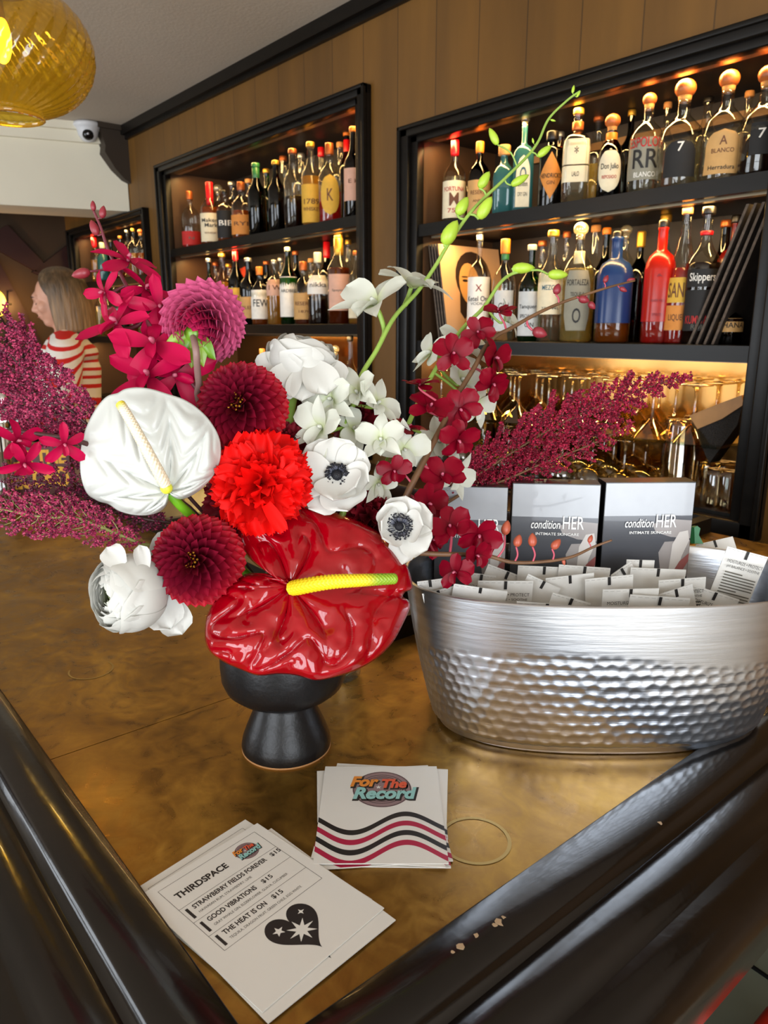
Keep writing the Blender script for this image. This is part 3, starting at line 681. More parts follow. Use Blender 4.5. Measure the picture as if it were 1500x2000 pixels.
# ---- middle cabinet
zT2, zM2 = NI[1][4]; zL2 = NI[1][2]+.046
row([
 B(369, 374, 36, 'clear bottle with red liquid and dark stopper', shape='squat', lq='red', lvl=.3, cap='copper', labels=[LB(.06, .3, 80, 'red', [('N', 'grey', .2, .2, 0)])]),
 B(408, 356, 40, 'whisky bottle with red wax cap and cream label', shape='squat', lq='whisky', lvl=.6, cap='wax', caph=.3, capw=.016, labels=[LB(.05, .5, 80, 'cream', [("Maker's", 'black', .14, .7, .5), ('Mark', 'black', .14, .45, .15), ('WHISKY', 'brown', .07, .5, -.4)])]),
 B(438, 372, 34, 'dark-labelled whisky flask', shape='flask', lq='whisky', cap='black', labels=[LB(.08, .6, 80, 'black', [('BIB', 'white', .2, .6, .1)])]),
 B(470, 356, 42, 'whisky bottle with orange label', shape='squat', lq='whisky', cap='copper', labels=[LB(.08, .42, 80, 'orange', [('RYE', 'brown', .2, .6, .1)])]),
 B(499, 319, 36, 'dark bottle with green foil neck', shape='tall', g='dgreen', lq='dark', cap='green', collar=('green', .8, .94)),
 B(538, 314, 34, 'tall dark whisky bottle', shape='tall', g='dark', lq='dark', cap='gold'),
 B(571, 291, 38, 'clear bottle with dark liquid and copper cap', shape='tall', lq='dark', lvl=.42, cap='copper'),
 B(606, 278, 38, 'whisky bottle with yellow label', shape='tall', lq='gold', lvl=.6, cap='gold', labels=[LB(.05, .5, 80, 'yellow', [('1789', 'brown', .14, .6, .1), ('WHISKEY', 'brown', .1, .7, -.3)])]),
 B(643, 280, 46, 'round whisky bottle with oval yellow label', shape='squat', lq='red', lvl=.4, cap='copper', labels=[LB(.1, .6, 50, 'yellow', [('K', 'brown', .3, .3, 0)], 'oval')]),
 B(690, 248, 38, 'tall dark bottle with orange cap and cream label', shape='tall', g='brown', lq='dark', cap='orange', labels=[LB(.2, .55, 80, 'pink', [('E H', 'brown', .12, .4, .2)])]),
], WY+.07, zT2, 'middle cabinet upper shelf front row', 'bottles on the upper shelf of the middle cabinet')
row([B(425, 362, 38, 'round clear decanter', shape='squat', lq='straw', cap='glassball'), B(452, 355, 36, 'clear bottle', lq='whisky', cap='silver'), B(485, 350, 34, 'amber bottle', lq='gold', cap='cork'), B(520, 330, 34, 'green bottle', g='green', lq='dark', cap='gold'), B(553, 305, 34, 'tall clear bottle', lq='gold', cap='copper', shape='tall'), B(588, 300, 34, 'clear bottle with silver cap', lq='straw', cap='silver', shape='tall'), B(627, 288, 34, 'red-capped bottle', lq='rye', cap='wax'), B(664, 278, 36, 'amber bottle with cork', lq='whisky', cap='cork'), B(677, 254, 32, 'tall red-necked bottle', g='brown', lq='dark', cap='orange', shape='tall', collar=('wax', .7, .9)), B(703, 262, 30, 'slim gold bottle', lq='gold', cap='gold')],
    WY+.21, zT2, 'middle cabinet upper shelf back row', 'bottles on the upper shelf of the middle cabinet', 16)
row([
 B(407, 505, 26, 'small green bottle with silver cap', g='green', lq='straw', cap='silver'),
 B(433, 494, 30, 'amber bottle with yellow cap', lq='gold', lvl=.6, cap='gold', shape='tall', labels=[LB(.1, .5, 80, 'cream')]),
 B(459, 489, 32, 'green wine-shaped bottle with red wax cap', g='dgreen', lq='dark', cap='wax', caph=.22, capw=.012, shape='tall', labels=[LB(.12, .5, 80, 'yellow', [('C', 'brown', .2, .2, .2)])]),
 B(484, 504, 38, 'black bottle with silver cap and tan label', g='dark', lq='dark', cap='silver', shape='std', labels=[LB(.1, .42, 80, 'tan', [('BLEND', 'brown', .15, .6, 0)])]),
 B(506, 521, 36, 'small whisky bottle, orange cap, black-and-white label', lq='whisky', cap='orange', shape='squat', labels=[LB(.1, .6, 80, 'white', [('FEW', 'black', .25, .6, .1)])]),
 B(535, 508, 34, 'pale golden bottle with white label', lq='gold', cap='silver', shape='flask', labels=[LB(.45, .7, 70, 'pink', [('I W', 'brown', .3, .6, 0)])]),
 B(561, 483, 34, 'green bottle with yellow cap and white label', g='green', lq='straw', lvl=.2, cap='cream', capw=.011, shape='tall', labels=[LB(.1, .62, 80, 'white', [('ARDBEG', 'black', .08, .7, .3)])]),
 B(592, 511, 40, 'amber bottle with copper cap and tan label', lq='rye', cap='copper', shape='squat', labels=[LB(.08, .5, 80, 'tan', [('RESERVE', 'brown', .14, .7, .2), ('1870', 'brown', .1, .4, -.4)])]),
 B(620, 493, 42, 'clear bottle with cream stopper and white label', lq='dark', lvl=.4, cap='cream', capw=.014, shape='squat', labels=[LB(.42, .68, 80, 'white', [('nikka', 'grey', .25, .6, 0)])]),
 B(661, 455, 46, 'reddish whisky bottle with yellow capsule, long white label', lq='rye', lvl=.62, cap='gold', capw=.0145, shape='tall', collar=('gold', .76, .94), labels=[LB(.15, .55, 60, 'pink', [('Speyside', 'grey', .08, .6, .1)])]),
 B(697, 490, 36, 'slim clear bottle with pour spout', lq='gold', lvl=.5, cap='orange', shape='tall', labels=[LB(.08, .42, 70, 'cream', [('RYE', 'brown', .2, .4, 0)])]),
], WY+.07, zM2, 'middle cabinet lower shelf front row', 'bottles on the lower shelf of the middle cabinet')
row([B(420, 512, 30, 'dim red bottle', lq='red', cap='copper'), B(446, 515, 30, 'dim amber bottle', lq='whisky', cap='gold'), B(520, 510, 32, 'dim dark bottle', g='brown', lq='dark', cap='copper'), B(548, 503, 30, 'dim whisky bottle', lq='whisky', cap='silver'), B(577, 490, 32, 'dim green bottle', g='dgreen', lq='dark', cap='copper'), B(607, 505, 30, 'dim amber bottle', lq='gold', cap='cork'), B(638, 472, 32, 'dark bottle with red cap', g='dark', lq='dark', cap='wax', caph=.2, shape='tall'), B(680, 468, 32, 'dim gold-capped bottle', lq='gold', cap='gold'), B(708, 480, 30, 'dim clear bottle', lq='straw', cap='silver')],
    WY+.21, zM2, 'middle cabinet lower shelf back row', 'bottles on the lower shelf of the middle cabinet', 14)
row([B(512, 681, 30, 'short amber bottle with cork', lq='gold', cap='cork', shape='squat'), B(545, 672, 34, 'dark bottle', g='brown', lq='dark', cap='copper', shape='squat'), B(655, 668, 34, 'amber decanter', lq='gold', cap='glassball', shape='squat'), B(684, 655, 32, 'red-labelled bottle', lq='rye', cap='black', labels=[LB(.2, .6, 80, 'red')]), B(705, 660, 32, 'whisky bottle', lq='whisky', cap='copper'), B(625, 676, 34, 'dark bottle with cork', g='brown', lq='dark', cap='cork')],
    WY+.10, zL2, 'middle cabinet lowest bay', 'bottles in the lowest bay of the middle cabinet', 16)
# ---- far left cabinet
zT1, zM1 = NI[0][4]; zL1 = NI[0][2]+.046
row([B(183, 463, 20, 'red-capped bottle', lq='gold', cap='wax', caph=.25, capw=.016), B(199, 474, 24, 'pale teal bottle', g='teal', cap='cream', shape='squat', capw=.016), B(216, 470, 18, 'dark bottle', g='dark', lq='dark', cap='black'), B(234, 461, 18, 'amber bottle with orange cap', lq='whisky', cap='orange'), B(247, 449, 18, 'golden bottle', lq='gold', cap='silver'), B(259, 446, 22, 'square golden bottle with yellow cap', lq='gold', cap='gold', shape='flask'), B(273, 447, 22, 'amber bottle with wood ball stopper', lq='whisky', cap='ball', shape='squat'), B(287, 450, 16, 'slim clear bottle', lq='straw', cap='silver')],
    WY+.08, zT1, 'far left cabinet upper shelf', 'bottles on the upper shelf of the far left cabinet', 14)
row([B(192, 553, 20, 'pale-stoppered bottle', lq='straw', cap='cream', capw=.02), B(207, 560, 20, 'amber bottle', lq='whisky', cap='cork'), B(224, 556, 20, 'golden bottle', lq='gold', cap='cork'), B(240, 548, 20, 'green bottle', g='green', cap='gold'), B(256, 545, 20, 'whisky bottle', lq='whisky', cap='copper'), B(272, 543, 20, 'pale bottle', lq='straw', cap='silver'), B(289, 538, 22, 'yellow-capped bottle', lq='gold', cap='gold', capw=.018)],
    WY+.08, zM1, 'far left cabinet middle shelf', 'bottles on the middle shelf of the far left cabinet', 14)
# ================================================================ STEMWARE IN THE RIGHT CABINET
GL = glass('stemware_glass', 'f6e6c0', .95, .16)
def stem_prof(kind):   # upside down: rim at z=0, foot on top
    if kind == 'martini': return [(.048, 0), (.030, .022), (.010, .042), (.0040, .050), (.0034, .090), (.0040, .122), (.010, .127), (.036, .1300), (.0375, .132), (.036, .134), (.020, .1335), (.0001, .136)]
    if kind == 'coupe': return [(.045, 0), (.0455, .012), (.040, .030), (.024, .044), (.008, .050), (.0035, .058), (.0032, .098), (.005, .118), (.012, .122), (.035, .1245), (.0365, .126), (.035, .1275), (.0001, .1285)]
glz = NI[2][2]+.0455
XA, XB = NI[2][0]+.065, NI[2][1]-.065
sh_ = thing('glass_shelf', 'clear glass shelf carrying the upper tier of upturned stemware', 'shelf', ((XA+XB)/2, WY+.16, 1.2095))
b = MB(); b.box(((XA+XB)/2-.03, WY+.17, 1.2115), (XB-XA-.07, .29, .006), glass('shelf_glass', 'e8f0e6', .9, .1)); b.build('pane', sh_)
b = MB()
for x in (XA+.02, (XA+XB)/2, XB-.08): b.lathe([(.006, glz), (.006, 1.2084)], mat('brass_post', 'a8843c', .3, 1), Matrix.Translation(V((x, WY+.30, 0))), 10)
b.build('post', sh_)
protos = {}
def stemware(kind, x, y, z, label, group, cat='glass'):
    nm = {'martini': 'martini_glass', 'coupe': 'coupe_glass'}[kind]
    if kind not in protos:
        b = MB(); p = stem_prof(kind); b.open_lathe(p, GL, None, 20); o = b.build(nm, local=True); protos[kind] = o
    else: o = protos[kind].copy(); C.objects.link(o)
    o.location = (x, y, z); tag(o, label, cat, group); return o
sp = [.104, .094]
for r in range(3):
    for c in range(10):
        x = XA+.055+c*.1045; y = WY+.055+r*.104
        if x > XB-.10: continue
        stemware('martini', x, y, 1.2147, 'upturned martini glass standing foot-up in the upper tier of stemware', 'upturned martini glasses on the glass shelf')
for r in range(3):
    for c in range(9):
        x = XA+.052+c*.0955; y = WY+.055+r*.098
        if x > XB-.29: continue
        stemware('coupe', x, y, glz, 'upturned coupe glass standing on the floor of the stemware bay', 'upturned coupe glasses in the lower tier')
# stacked ribbed tumblers
TG = glass('tumbler_glass', 'f4e8cc', .95, .14)
def tumbler(x, y, z, h, r, n=0, label='', group=''):
    b = MB(); sec = lambda a: (1+.02*math.cos(12*a),)*2
    b.open_lathe([(r, 0), (r*.98, h*.1), (r*.84, h*.85), (r*.80, h), (.0001, h), (.0001, h-.006), (r*.74, h-.008), (r*.90, h*.05)], TG, None, 36, sec)
    o = b.build('tumbler', local=True); o.location = (x, y, z); tag(o, label, 'tumbler', group); return o
t0 = None
for si, (px, top) in enumerate([(1322, 835), (1352, 834)]):
    p = atY(px, 900, WY+.06+si*.09)
    for k in range(4):
        o = tumbler(p.x, p.y, glz+k*.030, .098, .036, label=['ribbed tumbler at the bottom', 'ribbed tumbler second from the bottom', 'ribbed tumbler third from the bottom', 'ribbed tumbler on top'][k]+[' of the front upturned stack', ' of the rear upturned stack'][si]+' right of the coupe glasses', group='stacked ribbed tumblers')
for i, (px, yy) in enumerate([(1398, .05), (1424, .05), (1380, .15), (1410, .16)]):
    p = atY(px, 950, WY+yy)
    if p.x > XB-.036: p.x = XB-.037
    tumbler(p.x, p.y, glz, .085, .033, label=['front left', 'front right', 'rear left', 'rear right'][i]+' short tumbler in the right corner of the stemware bay', group='short tumblers in the corner')
# dark woven cone pouch with tan lining leaning in the corner
cp = P(1392, 850, 1.62)
b = MB(); DW = mat('dark_woven_mesh', '1a1512', .5, bump=.6, bump_scale=300); TN = mat('tan_leather_lining', 'a87840', .45, noise_amt=.2)
tip = atY(1385, 905, WY+.05); aa = atY(1345, 815, WY+.03); bb_ = atY(1448, 775, WY+.05); cc_ = atY(1452, 800, WY+.10); dd = atY(1352, 835, WY+.10)
vs = [tip, aa, bb_, cc_, dd]
def wedge(pts, th, m):
    n = len(pts); q = [p+V((0, th, 0)) for p in pts]
    b.add(list(pts)+q, [list(range(n)), [n+i for i in range(n)][::-1]]+[(i, (i+1) % n, n+(i+1) % n, n+i) for i in range(n)], m, None, False)
wedge([tip, atY(1350, 826, WY+.05), atY(1450, 790, WY+.05), atY(1440, 830, WY+.05)], .05, DW)
wedge([atY(1346, 812, WY+.045), atY(1362, 838, WY+.045), atY(1410, 818, WY+.045), atY(1453, 790, WY+.045), atY(1448, 772, WY+.045), atY(1400, 790, WY+.045)], .055, TN)
o = b.build('cone_pouch', origin=tip); tag(o, 'dark woven cone-shaped pouch with tan folded lining among the tumblers', 'pouch')

# ================================================================ RECORDS
SLV = mat('dark_record_sleeve', '2a221c', .6, noise_amt=.3, noise_scale=40); SLE = mat('worn_sleeve_edge', '5a4c40', .8, noise_amt=.4, noise_scale=90)
def record(xb, xt, z, hgt, y0, dep, th, face_mb=None, label='', group=None, facing=1):
    """sleeve leaning in the niche: bottom at xb, top at xt"""
    o = MB(); dx = xt-xb; hh = hgt
    vs = [(xb, y0, z), (xb+th, y0, z), (xb+th, y0+dep, z), (xb, y0+dep, z)]; vs += [(a+dx, b_, z+hh) for a, b_, _ in vs]
    o.add(vs, [(3, 2, 1, 0), (4, 5, 6, 7), (1, 2, 6, 5), (3, 0, 4, 7), (2, 3, 7, 6)], SLV, None, False); o.add(vs, [(0, 1, 5, 4)], SLE, None, False)
    if face_mb: face_mb(o)
    r = o.build('record_sleeve', origin=(xb, y0, z)); tag(r, label, 'record', group); return r
xl = XA+.004; hl = .292
for k in range(3):
    a = .012*k
    record(xl+.055+a, xl+.002+a, zM+.0005, hl-.01, WY+.035, .27, .006, label=['dark record sleeve at the back of the stack leaning on the left side', 'dark record sleeve in the middle of the stack leaning left', 'dark record sleeve just behind the portrait album cover'][k], group='records leaning in the middle bay of the right cabinet')
def portrait(o):
    """warm-toned printed head-and-shoulders on the album cover, laid into the sleeve face"""
    x0 = xl+.055+.036+.0065; dx = -.053; hh = hl-.01; y0, dp = WY+.035, .27
    T_ = lambda u, v, e=0: V((x0+dx*v+.0004+e, y0+dp*u, zM+hh*v))
    def pl(pts, m, e): q = [T_(u, v, e) for u, v in pts]; o.add(q, [list(range(len(q)))], m, None, False)
    pl([(0, 0), (1, 0), (1, 1), (0, 1)], mat('album_peach', 'd9a878', .6), 0)
    el = lambda cx, cy, rx, ry, n=20, a0=0, a1=2*PI: [(cx+rx*math.cos(a0+(a1-a0)*i/n), cy+ry*math.sin(a0+(a1-a0)*i/n)) for i in range(n)]
    pl(el(.52, .66, .30, .29), mat('album_dark_hair', '2e1c12', .6), .0003)
    pl([(.28, .60), (.24, .30), (.40, .10), (.80, .10), (.84, .40), (.78, .62)], MC['album_dark_hair'], .00035)
    pl([(.20, 0), (.30, .22), (.44, .34), (.60, .34), (.72, .2), (.80, 0)], mat('album_skin', 'c4884a', .6), .0005)
    pl(el(.44, .60, .17, .225), mat('album_face', 'dba05c', .6), .0007)
    for cx in (.37, .52): pl(el(cx, .635, .045, .014), MC['album_dark_hair'], .0009); pl(el(cx, .675, .055, .008), MC['album_dark_hair'], .0009)
    pl(el(.44, .475, .06, .02), mat('album_lips', '9a5030', .6), .0009); pl(el(.44, .55, .03, .012), MC['album_skin'], .0009)
record(xl+.055+.036, xl+.002+.036, zM+.0005, hl-.01, WY+.035, .27, .006, portrait, 'album cover with warm portrait photograph leaning in the left of the middle bay', 'records leaning in the middle bay of the right cabinet')
for k in range(4):
    a = -.014*k; record(XB-.075+a*1.3-.03, XB-.012+a*1.15, zM+.0005, hl-.008, WY+.03, .27, .006, label=['dark record sleeve nearest the right side of the middle bay', 'second dark record sleeve from the right side', 'third dark record sleeve from the right side', 'front dark record sleeve of the right-hand leaning stack'][k], group='records leaning in the middle bay of the right cabinet')
# red album in the middle cabinet
pr_ = atY(366, 560, WY+.2); zz = NI[1][4][1]
b = MB(); Tm = Matrix.Translation(V((NI[1][0]+.075, WY+.30, zz))) @ mrot(0, 0, -.35) @ mrot(-.12, 0, 0)
b.box((.15, 0, .135), (.29, .006, .27), MAR, Tm); b.box((.15, -.0035, .135), (.285, .001, .265), mat('red_album_cover', 'd8401e', .55), Tm)
b.text('GREATEST', INK['yellow'], Tm @ Matrix.Translation(V((.15, -.0046, .20))) @ mrot(PI/2, 0, 0), .2, .035); b.text('HITS', INK['yellow'], Tm @ Matrix.Translation(V((.15, -.0046, .15))) @ mrot(PI/2, 0, 0), .12, .03)
o = b.build('record_sleeve', origin=(NI[1][0]+.2, WY+.28, zz)); tag(o, 'red album cover standing at the left of the lower shelf in the middle cabinet', 'record')

# ================================================================ PENDANT LAMP
lc = P(4, 98, 1.50); LR = .177*0.98
t = thing('pendant_lamp', 'amber ribbed glass globe pendant lamp hanging over the bar', 'pendant lamp', (lc.x, lc.y, lc.z-.115))
T = Matrix.Translation(lc)
AMB = glass('amber_ribbed_glass', 'dcc04a', .95, .08, .10)
def globe(u, v):
    th = lerp(.30, PI-.30, v); r = math.sin(th)**.80; z = math.cos(th)
    a = 2*PI*u; rr = LR*r*(.97+.055*abs(math.cos(17*(a+1.0*(v-.5)))))
    return V((rr*math.cos(a), rr*math.sin(a), -z*-.115*1.0)) if 0 else V((rr*math.cos(a), rr*math.sin(a), z*.122))
b = MB(); b.surf(globe, 352, 26, AMB, T, closed=True); b.build('globe', t)
b = MB(); rb = LR*math.sin(.30)**.80
b.open_lathe([(rb, -.117), (rb*1.04, -.120), (rb*1.05, -.126), (rb*.97, -.128), (rb*.95, -.120)], AMB, T, 40); b.build('rim', t)
b = MB(); b.lathe([(.001, .20), (.03, .198), (.032, .15), (rb*1.05, .125), (rb*1.05, .112), (.001, .112)], mat('brass_fitting', 'a8843c', .3, 1), T, 28); b.build('cap', t)
b = MB(); b.tube([lc+V((0, 0, .19)), V((lc.x, lc.y, ZC))], .004, mat('black_cable', '111111', .5), 8); b.lathe([(.05, ZC-.02), (.055, ZC-.001)], MC['brass_fitting'], Matrix.Translation(V((lc.x, lc.y, 0))), 24); b.build('cord', t)
b = MB(); b.ball((0, 0, .02), (.020, .020, .045), mat('warm_bulb', 'ffd27a', .5, emis='ffc455', estr=9), T, 16, 12); b.lathe([(.012, .05), (.012, .112)], MC['brass_fitting'], T, 12); b.build('bulb', t)
pl = bpy.data.lights.new('pendant_light', 'POINT'); pl.energy = 2.2; pl.color = (1, .72, .3); pl.shadow_soft_size = .03
po = bpy.data.objects.new('pendant_light', pl); C.objects.link(po); po.location = lc+V((0, 0, -.07))

# ================================================================ DOME CAMERA on the beam
q = on_face(170, 247); dp_ = q+nrm*.05
t = thing('security_camera', 'white dome security camera with a dark lens on the crown of the cream beam', 'security camera', dp_)
b = MB(); W8 = mat('white_plastic', 'd4d6da', .4); T = fz(V((dp_.x, dp_.y, ZC-.005)), (0, 0, -1))
b.lathe([(.062, 0), (.064, .012), (.055, .022), (.050, .03), (.045, .055), (.028, .078), (.001, .085)], W8, T, 28); b.build('housing', t)
b = MB(); lk = (CAM-dp_).normalized(); b.ball(V((dp_.x, dp_.y, ZC-.052))+lk*.026, .028, mat('black_lens', '0c0c0e', .12), None, 18, 12); b.ball(V((dp_.x, dp_.y, ZC-.050))+lk*.052, .005, mat('lens_glint', 'd0d0d8', .2)); b.build('lens', t)

# ================================================================ WALL SCONCE far left
q = atX(-6, 592, LW+.12)
t = thing('wall_sconce', 'small lit wall sconce with a pale oval shade at the far left', 'wall lamp', (LW, q.y, q.z-.05))
b = MB(); b.ball((q.x, q.y, q.z), (.04, .05, .075), mat('lit_sconce_shade', 'fff0a0', .5, emis='ffd040', estr=1.5), None, 18, 12); b.build('lamp_shade', t)
b = MB(); b.tube([(LW+.0, q.y, q.z), (q.x, q.y, q.z)], .012, MC['brass_fitting'], 8); b.tube([(q.x, q.y-.07, q.z-.004), (q.x, q.y+.078, q.z-.004)], .006, MC['black_cable'], 8); b.build('arm', t)
pl = bpy.data.lights.new('sconce_light', 'POINT'); pl.energy = 3; pl.color = (1, .5, .15); pl.shadow_soft_size = .04
po = bpy.data.objects.new('sconce_light', pl); C.objects.link(po); po.location = (q.x+.07, q.y+.12, q.z)

# ================================================================ BARTENDER
pp = P(112, 586, 3.42)
face_dir = (R3*-1+V((0, 0, 0)) - F2*.28); fa = math.atan2(face_dir.y, face_dir.x)
HZ = pp.z
per = thing('person', 'person with a blonde-brown bob in a red-and-white striped sweater, looking down behind the bar', 'person', (pp.x, pp.y, 0), fa)
PT = MW[per.name] @ Matrix.Translation(V((0, 0, HZ-1.60)))
SKIN = mat('skin', 'd09a80', .5, sss=.0, noise_amt=.04)
def remesh(ob, vox, smooth=4):
    m = ob.modifiers.new('fuse', 'REMESH'); m.mode = 'VOXEL'; m.voxel_size = vox; m.use_smooth_shade = True
    s = ob.modifiers.new('soft', 'SMOOTH'); s.factor = .5; s.iterations = smooth
    dg = bpy.context.evaluated_depsgraph_get(); dg.update()
    me = bpy.data.meshes.new_from_object(ob.evaluated_get(dg)); ob.modifiers.clear(); old = ob.data; ob.data = me
    me.polygons.foreach_set('use_smooth', [True]*len(me.polygons)); return ob
HT = PT @ Matrix.Translation(V((0, 0, 1.60))) @ mrot(0, .22, 0)   # head tipped forward
b = MB()
b.ball((-.012, 0, .03), (.098, .076, .090), SKIN, HT, 24, 16); b.ball((.025, 0, -.028), (.068, .062, .080), SKIN, HT, 22, 14)
b.ball((.055, 0, -.085), (.034, .034, .026), SKIN, HT, 16, 10); b.ball((.083, 0, .030), (.020, .050, .022), SKIN, HT, 14, 8)
b.tube([(.086, 0, .026), (.098, 0, .0), (.116, 0, -.024), (.098, 0, -.034)], [.008, .010, .012, .009], SKIN, 10, HT)
for s_ in (-1, 1):
    b.ball((.098, .010*s_, -.028), (.011, .009, .008), SKIN, HT, 10, 6); b.ball((.062, .040*s_, -.02), (.030, .024, .028), SKIN, HT, 12, 8); b.ball((.078, .030*s_, .006), (.014, .017, .011), SKIN, HT, 12, 8)
b.ball((.092, 0, -.052), (.011, .022, .006), SKIN, HT, 12, 8); b.ball((.089, 0, -.063), (.011, .019, .007), SKIN, HT, 12, 8)
b.tube([(-.02, 0, 1.60), (-.025, 0, 1.50), (-.03, 0, 1.42)], [.052, .050, .06], SKIN, 16, PT)
b.tube([(-.03, 0, 1.42), (-.02, 0, 1.30), (-.01, 0, 1.12), (-.01, 0, .98), (-.02, 0, .88)], [.09, .12, .105, .12, .13], SKIN, 20, PT)
for s_ in (-1, 1):
    sh0 = V((-.03, .16*s_, 1.37)); el = V((.03, .235*s_, 1.12)); wr = V((.25, .14*s_, 1.06)); hd = V((.31, .11*s_, 1.045))
    b.tube([(-.03, .05*s_, 1.40), sh0], [.07, .058], SKIN, 14, PT); b.tube([sh0, el], [.052, .040], SKIN, 14, PT); b.tube([el, wr], [.040, .026], SKIN, 14, PT)
    b.ball(hd, (.045, .036, .017), SKIN, PT, 14, 8)
    for k, ln in enumerate((.055, .068, .072, .062)):
        y = (.026-.017*k)*s_; b.tube([hd+V((.03, y, 0)), hd+V((.03+ln*.55, y*1.15, -.004)), hd+V((.03+ln*.95, y*1.2, -.022))], [.0095, .0085, .007], SKIN, 8, PT)
    b.tube([hd+V((-.005, -.03*s_, 0)), hd+V((.02, -.052*s_, -.008)), hd+V((.042, -.055*s_, -.016))], [.011, .0095, .008], SKIN, 8, PT)
    b.tube([(-.02, .085*s_, .92), (-.01, .09*s_, .50), (-.03, .09*s_, .09)], [.088, .062, .045], SKIN, 14, PT); b.ball((.03, .09*s_, .05), (.12, .042, .045), SKIN, PT, 14, 8)
bo = b.build('body', per); remesh(bo, .007, 3)
# eyes, brows, mouth
b = MB(); LS = mat('lash_brown', '3a261c', .6); LP = mat('lip_rose', 'b06a5c', .5)
for s_ in (-1, 1):
    b.tube([(.089, .016*s_, .003), (.092, .028*s_, -.001), (.084, .043*s_, .003)], [.0015, .002, .001], LS, 6, HT)
    b.tube([(.101, .014*s_, .028), (.100, .030*s_, .034), (.088, .048*s_, .029)], [.002, .0028, .0015], LS, 6, HT)
b.tube([(.092, -.022, -.056), (.103, 0, -.0565), (.092, .022, -.056)], [.001, .0035, .001], LP, 6, HT); b.build('face_features', per)
# hair
HAIR = mat('ash_blonde_hair', '8c7050', .45, noise_amt=.45, noise_scale=60, stretch=(1, 1, .08), bump=.5, bump_scale=120, vcol=True)
b = MB()
def hair(u, v):
    AA = lerp(2.75, 1.92, min(1, v/.5)); a = lerp(-AA, AA, u)
    if v < .45:
        t_ = v/.45*PI/2; r = math.sin(t_); z = .032+.108*math.cos(t_); k = 1
    else: k = (v-.45)/.55; r = 1+.10*math.sin(k*PI)*.6-.04*k; z = .032-.185*k
    fr = sstep(1.2, 1.8, abs(a))
    rx, ry = .120, .095
    x = -math.cos(a)*rx*r; y = math.sin(a)*ry*r
    if v >= .45: x = x*(1-.0*k)-.005*k
    z += -.0*fr
    return V((x-.016+.0*fr, y, z))
def hc(u, v): 
    d = .35+.65*sstep(.35, .7, v) if v < .7 else 1.0
    s_ = 1+.25*math.sin(u*90)*math.sin(u*37); return (d*s_, d*s_*.96, d*s_*.9)
b.surf(hair, 60, 26, HAIR, PT @ Matrix.Translation(V((0, 0, 1.60))) @ mrot(0, .12, 0), hc)
b.build('hair', per, solid=.014)
# sweater
def stripes():
    m = mat('striped_knit_sweater', 'e8e2da', .85, bump=.3, bump_scale=200); nt = m.node_tree; L = nt.links; bs = nt.nodes['Principled BSDF']
    tc = nt.nodes.new('ShaderNodeTexCoord'); mp = nt.nodes.new('ShaderNodeMapping'); mp.inputs['Location'].default_value = (.03, 0, -(HZ-1.60)-1.43); mp.inputs['Scale'].default_value = (1, .9, 1.25)
    L.new(tc.outputs['Object'], mp.inputs[0]); ln = nt.nodes.new('ShaderNodeVectorMath'); ln.operation = 'LENGTH'; L.new(mp.outputs[0], ln.inputs[0])
    def Mx(op, a, b_):
        n = nt.nodes.new('ShaderNodeMath'); n.operation = op
        for i, v in enumerate((a, b_)):
            if isinstance(v, (int, float)): n.inputs[i].default_value = v
            else: L.new(v, n.inputs[i])
        return n.outputs[0]
    fr = Mx('FRACT', Mx('DIVIDE', ln.outputs['Value'], .036), 0); st = Mx('LESS_THAN', fr, .40); yk = Mx('LESS_THAN', ln.outputs['Value'], .105)
    f = Mx('MAXIMUM', st, yk); mx = nt.nodes.new('ShaderNodeMix'); mx.data_type = 'RGBA'; L.new(f, mx.inputs[0]); mx.inputs[6].default_value = lin('e8e2da'); mx.inputs[7].default_value = lin('c81c18')
    L.new(mx.outputs[2], bs.inputs['Base Color']); return m
SW = stripes(); b = MB()
b.tube([(-.03, 0, 1.455), (-.03, 0, 1.41), (-.02, 0, 1.30), (-.01, 0, 1.12), (-.01, 0, .95)], [.062, .10, .145, .14, .145], SW, 24, PT)
b.ball((-.03, 0, 1.36), (.13, .17, .07), SW, PT, 20, 12)
for s_ in (-1, 1):
    sh0 = V((-.03, .16*s_, 1.36)); el = V((.03, .245*s_, 1.11)); wr = V((.22, .155*s_, 1.065))
    b.tube([(-.03, .05*s_, 1.40), sh0], [.08, .082], SW, 16, PT); b.ball(sh0, .080, SW, PT, 16, 10); b.tube([sh0, (sh0+el)/2+V((-.01, .012*s_, 0)), el], [.080, .085, .070], SW, 16, PT); b.ball(el, .070, SW, PT, 14, 9); b.tube([el, wr], [.070, .045], SW, 14, PT)
so = b.build('sweater', per); remesh(so, .008, 5)
b = MB(); TR_ = mat('dark_trousers', '1c1c22', .8)
b.tube([(-.02, 0, 1.0), (-.02, 0, .85)], [.145, .15], TR_, 20, PT)
for s_ in (-1, 1): b.tube([(-.02, .082*s_, .93), (-.01, .09*s_, .50), (-.03, .09*s_, .09)], [.105, .08, .065], TR_, 16, PT)
to = b.build('trousers', per); remesh(to, .012, 3)

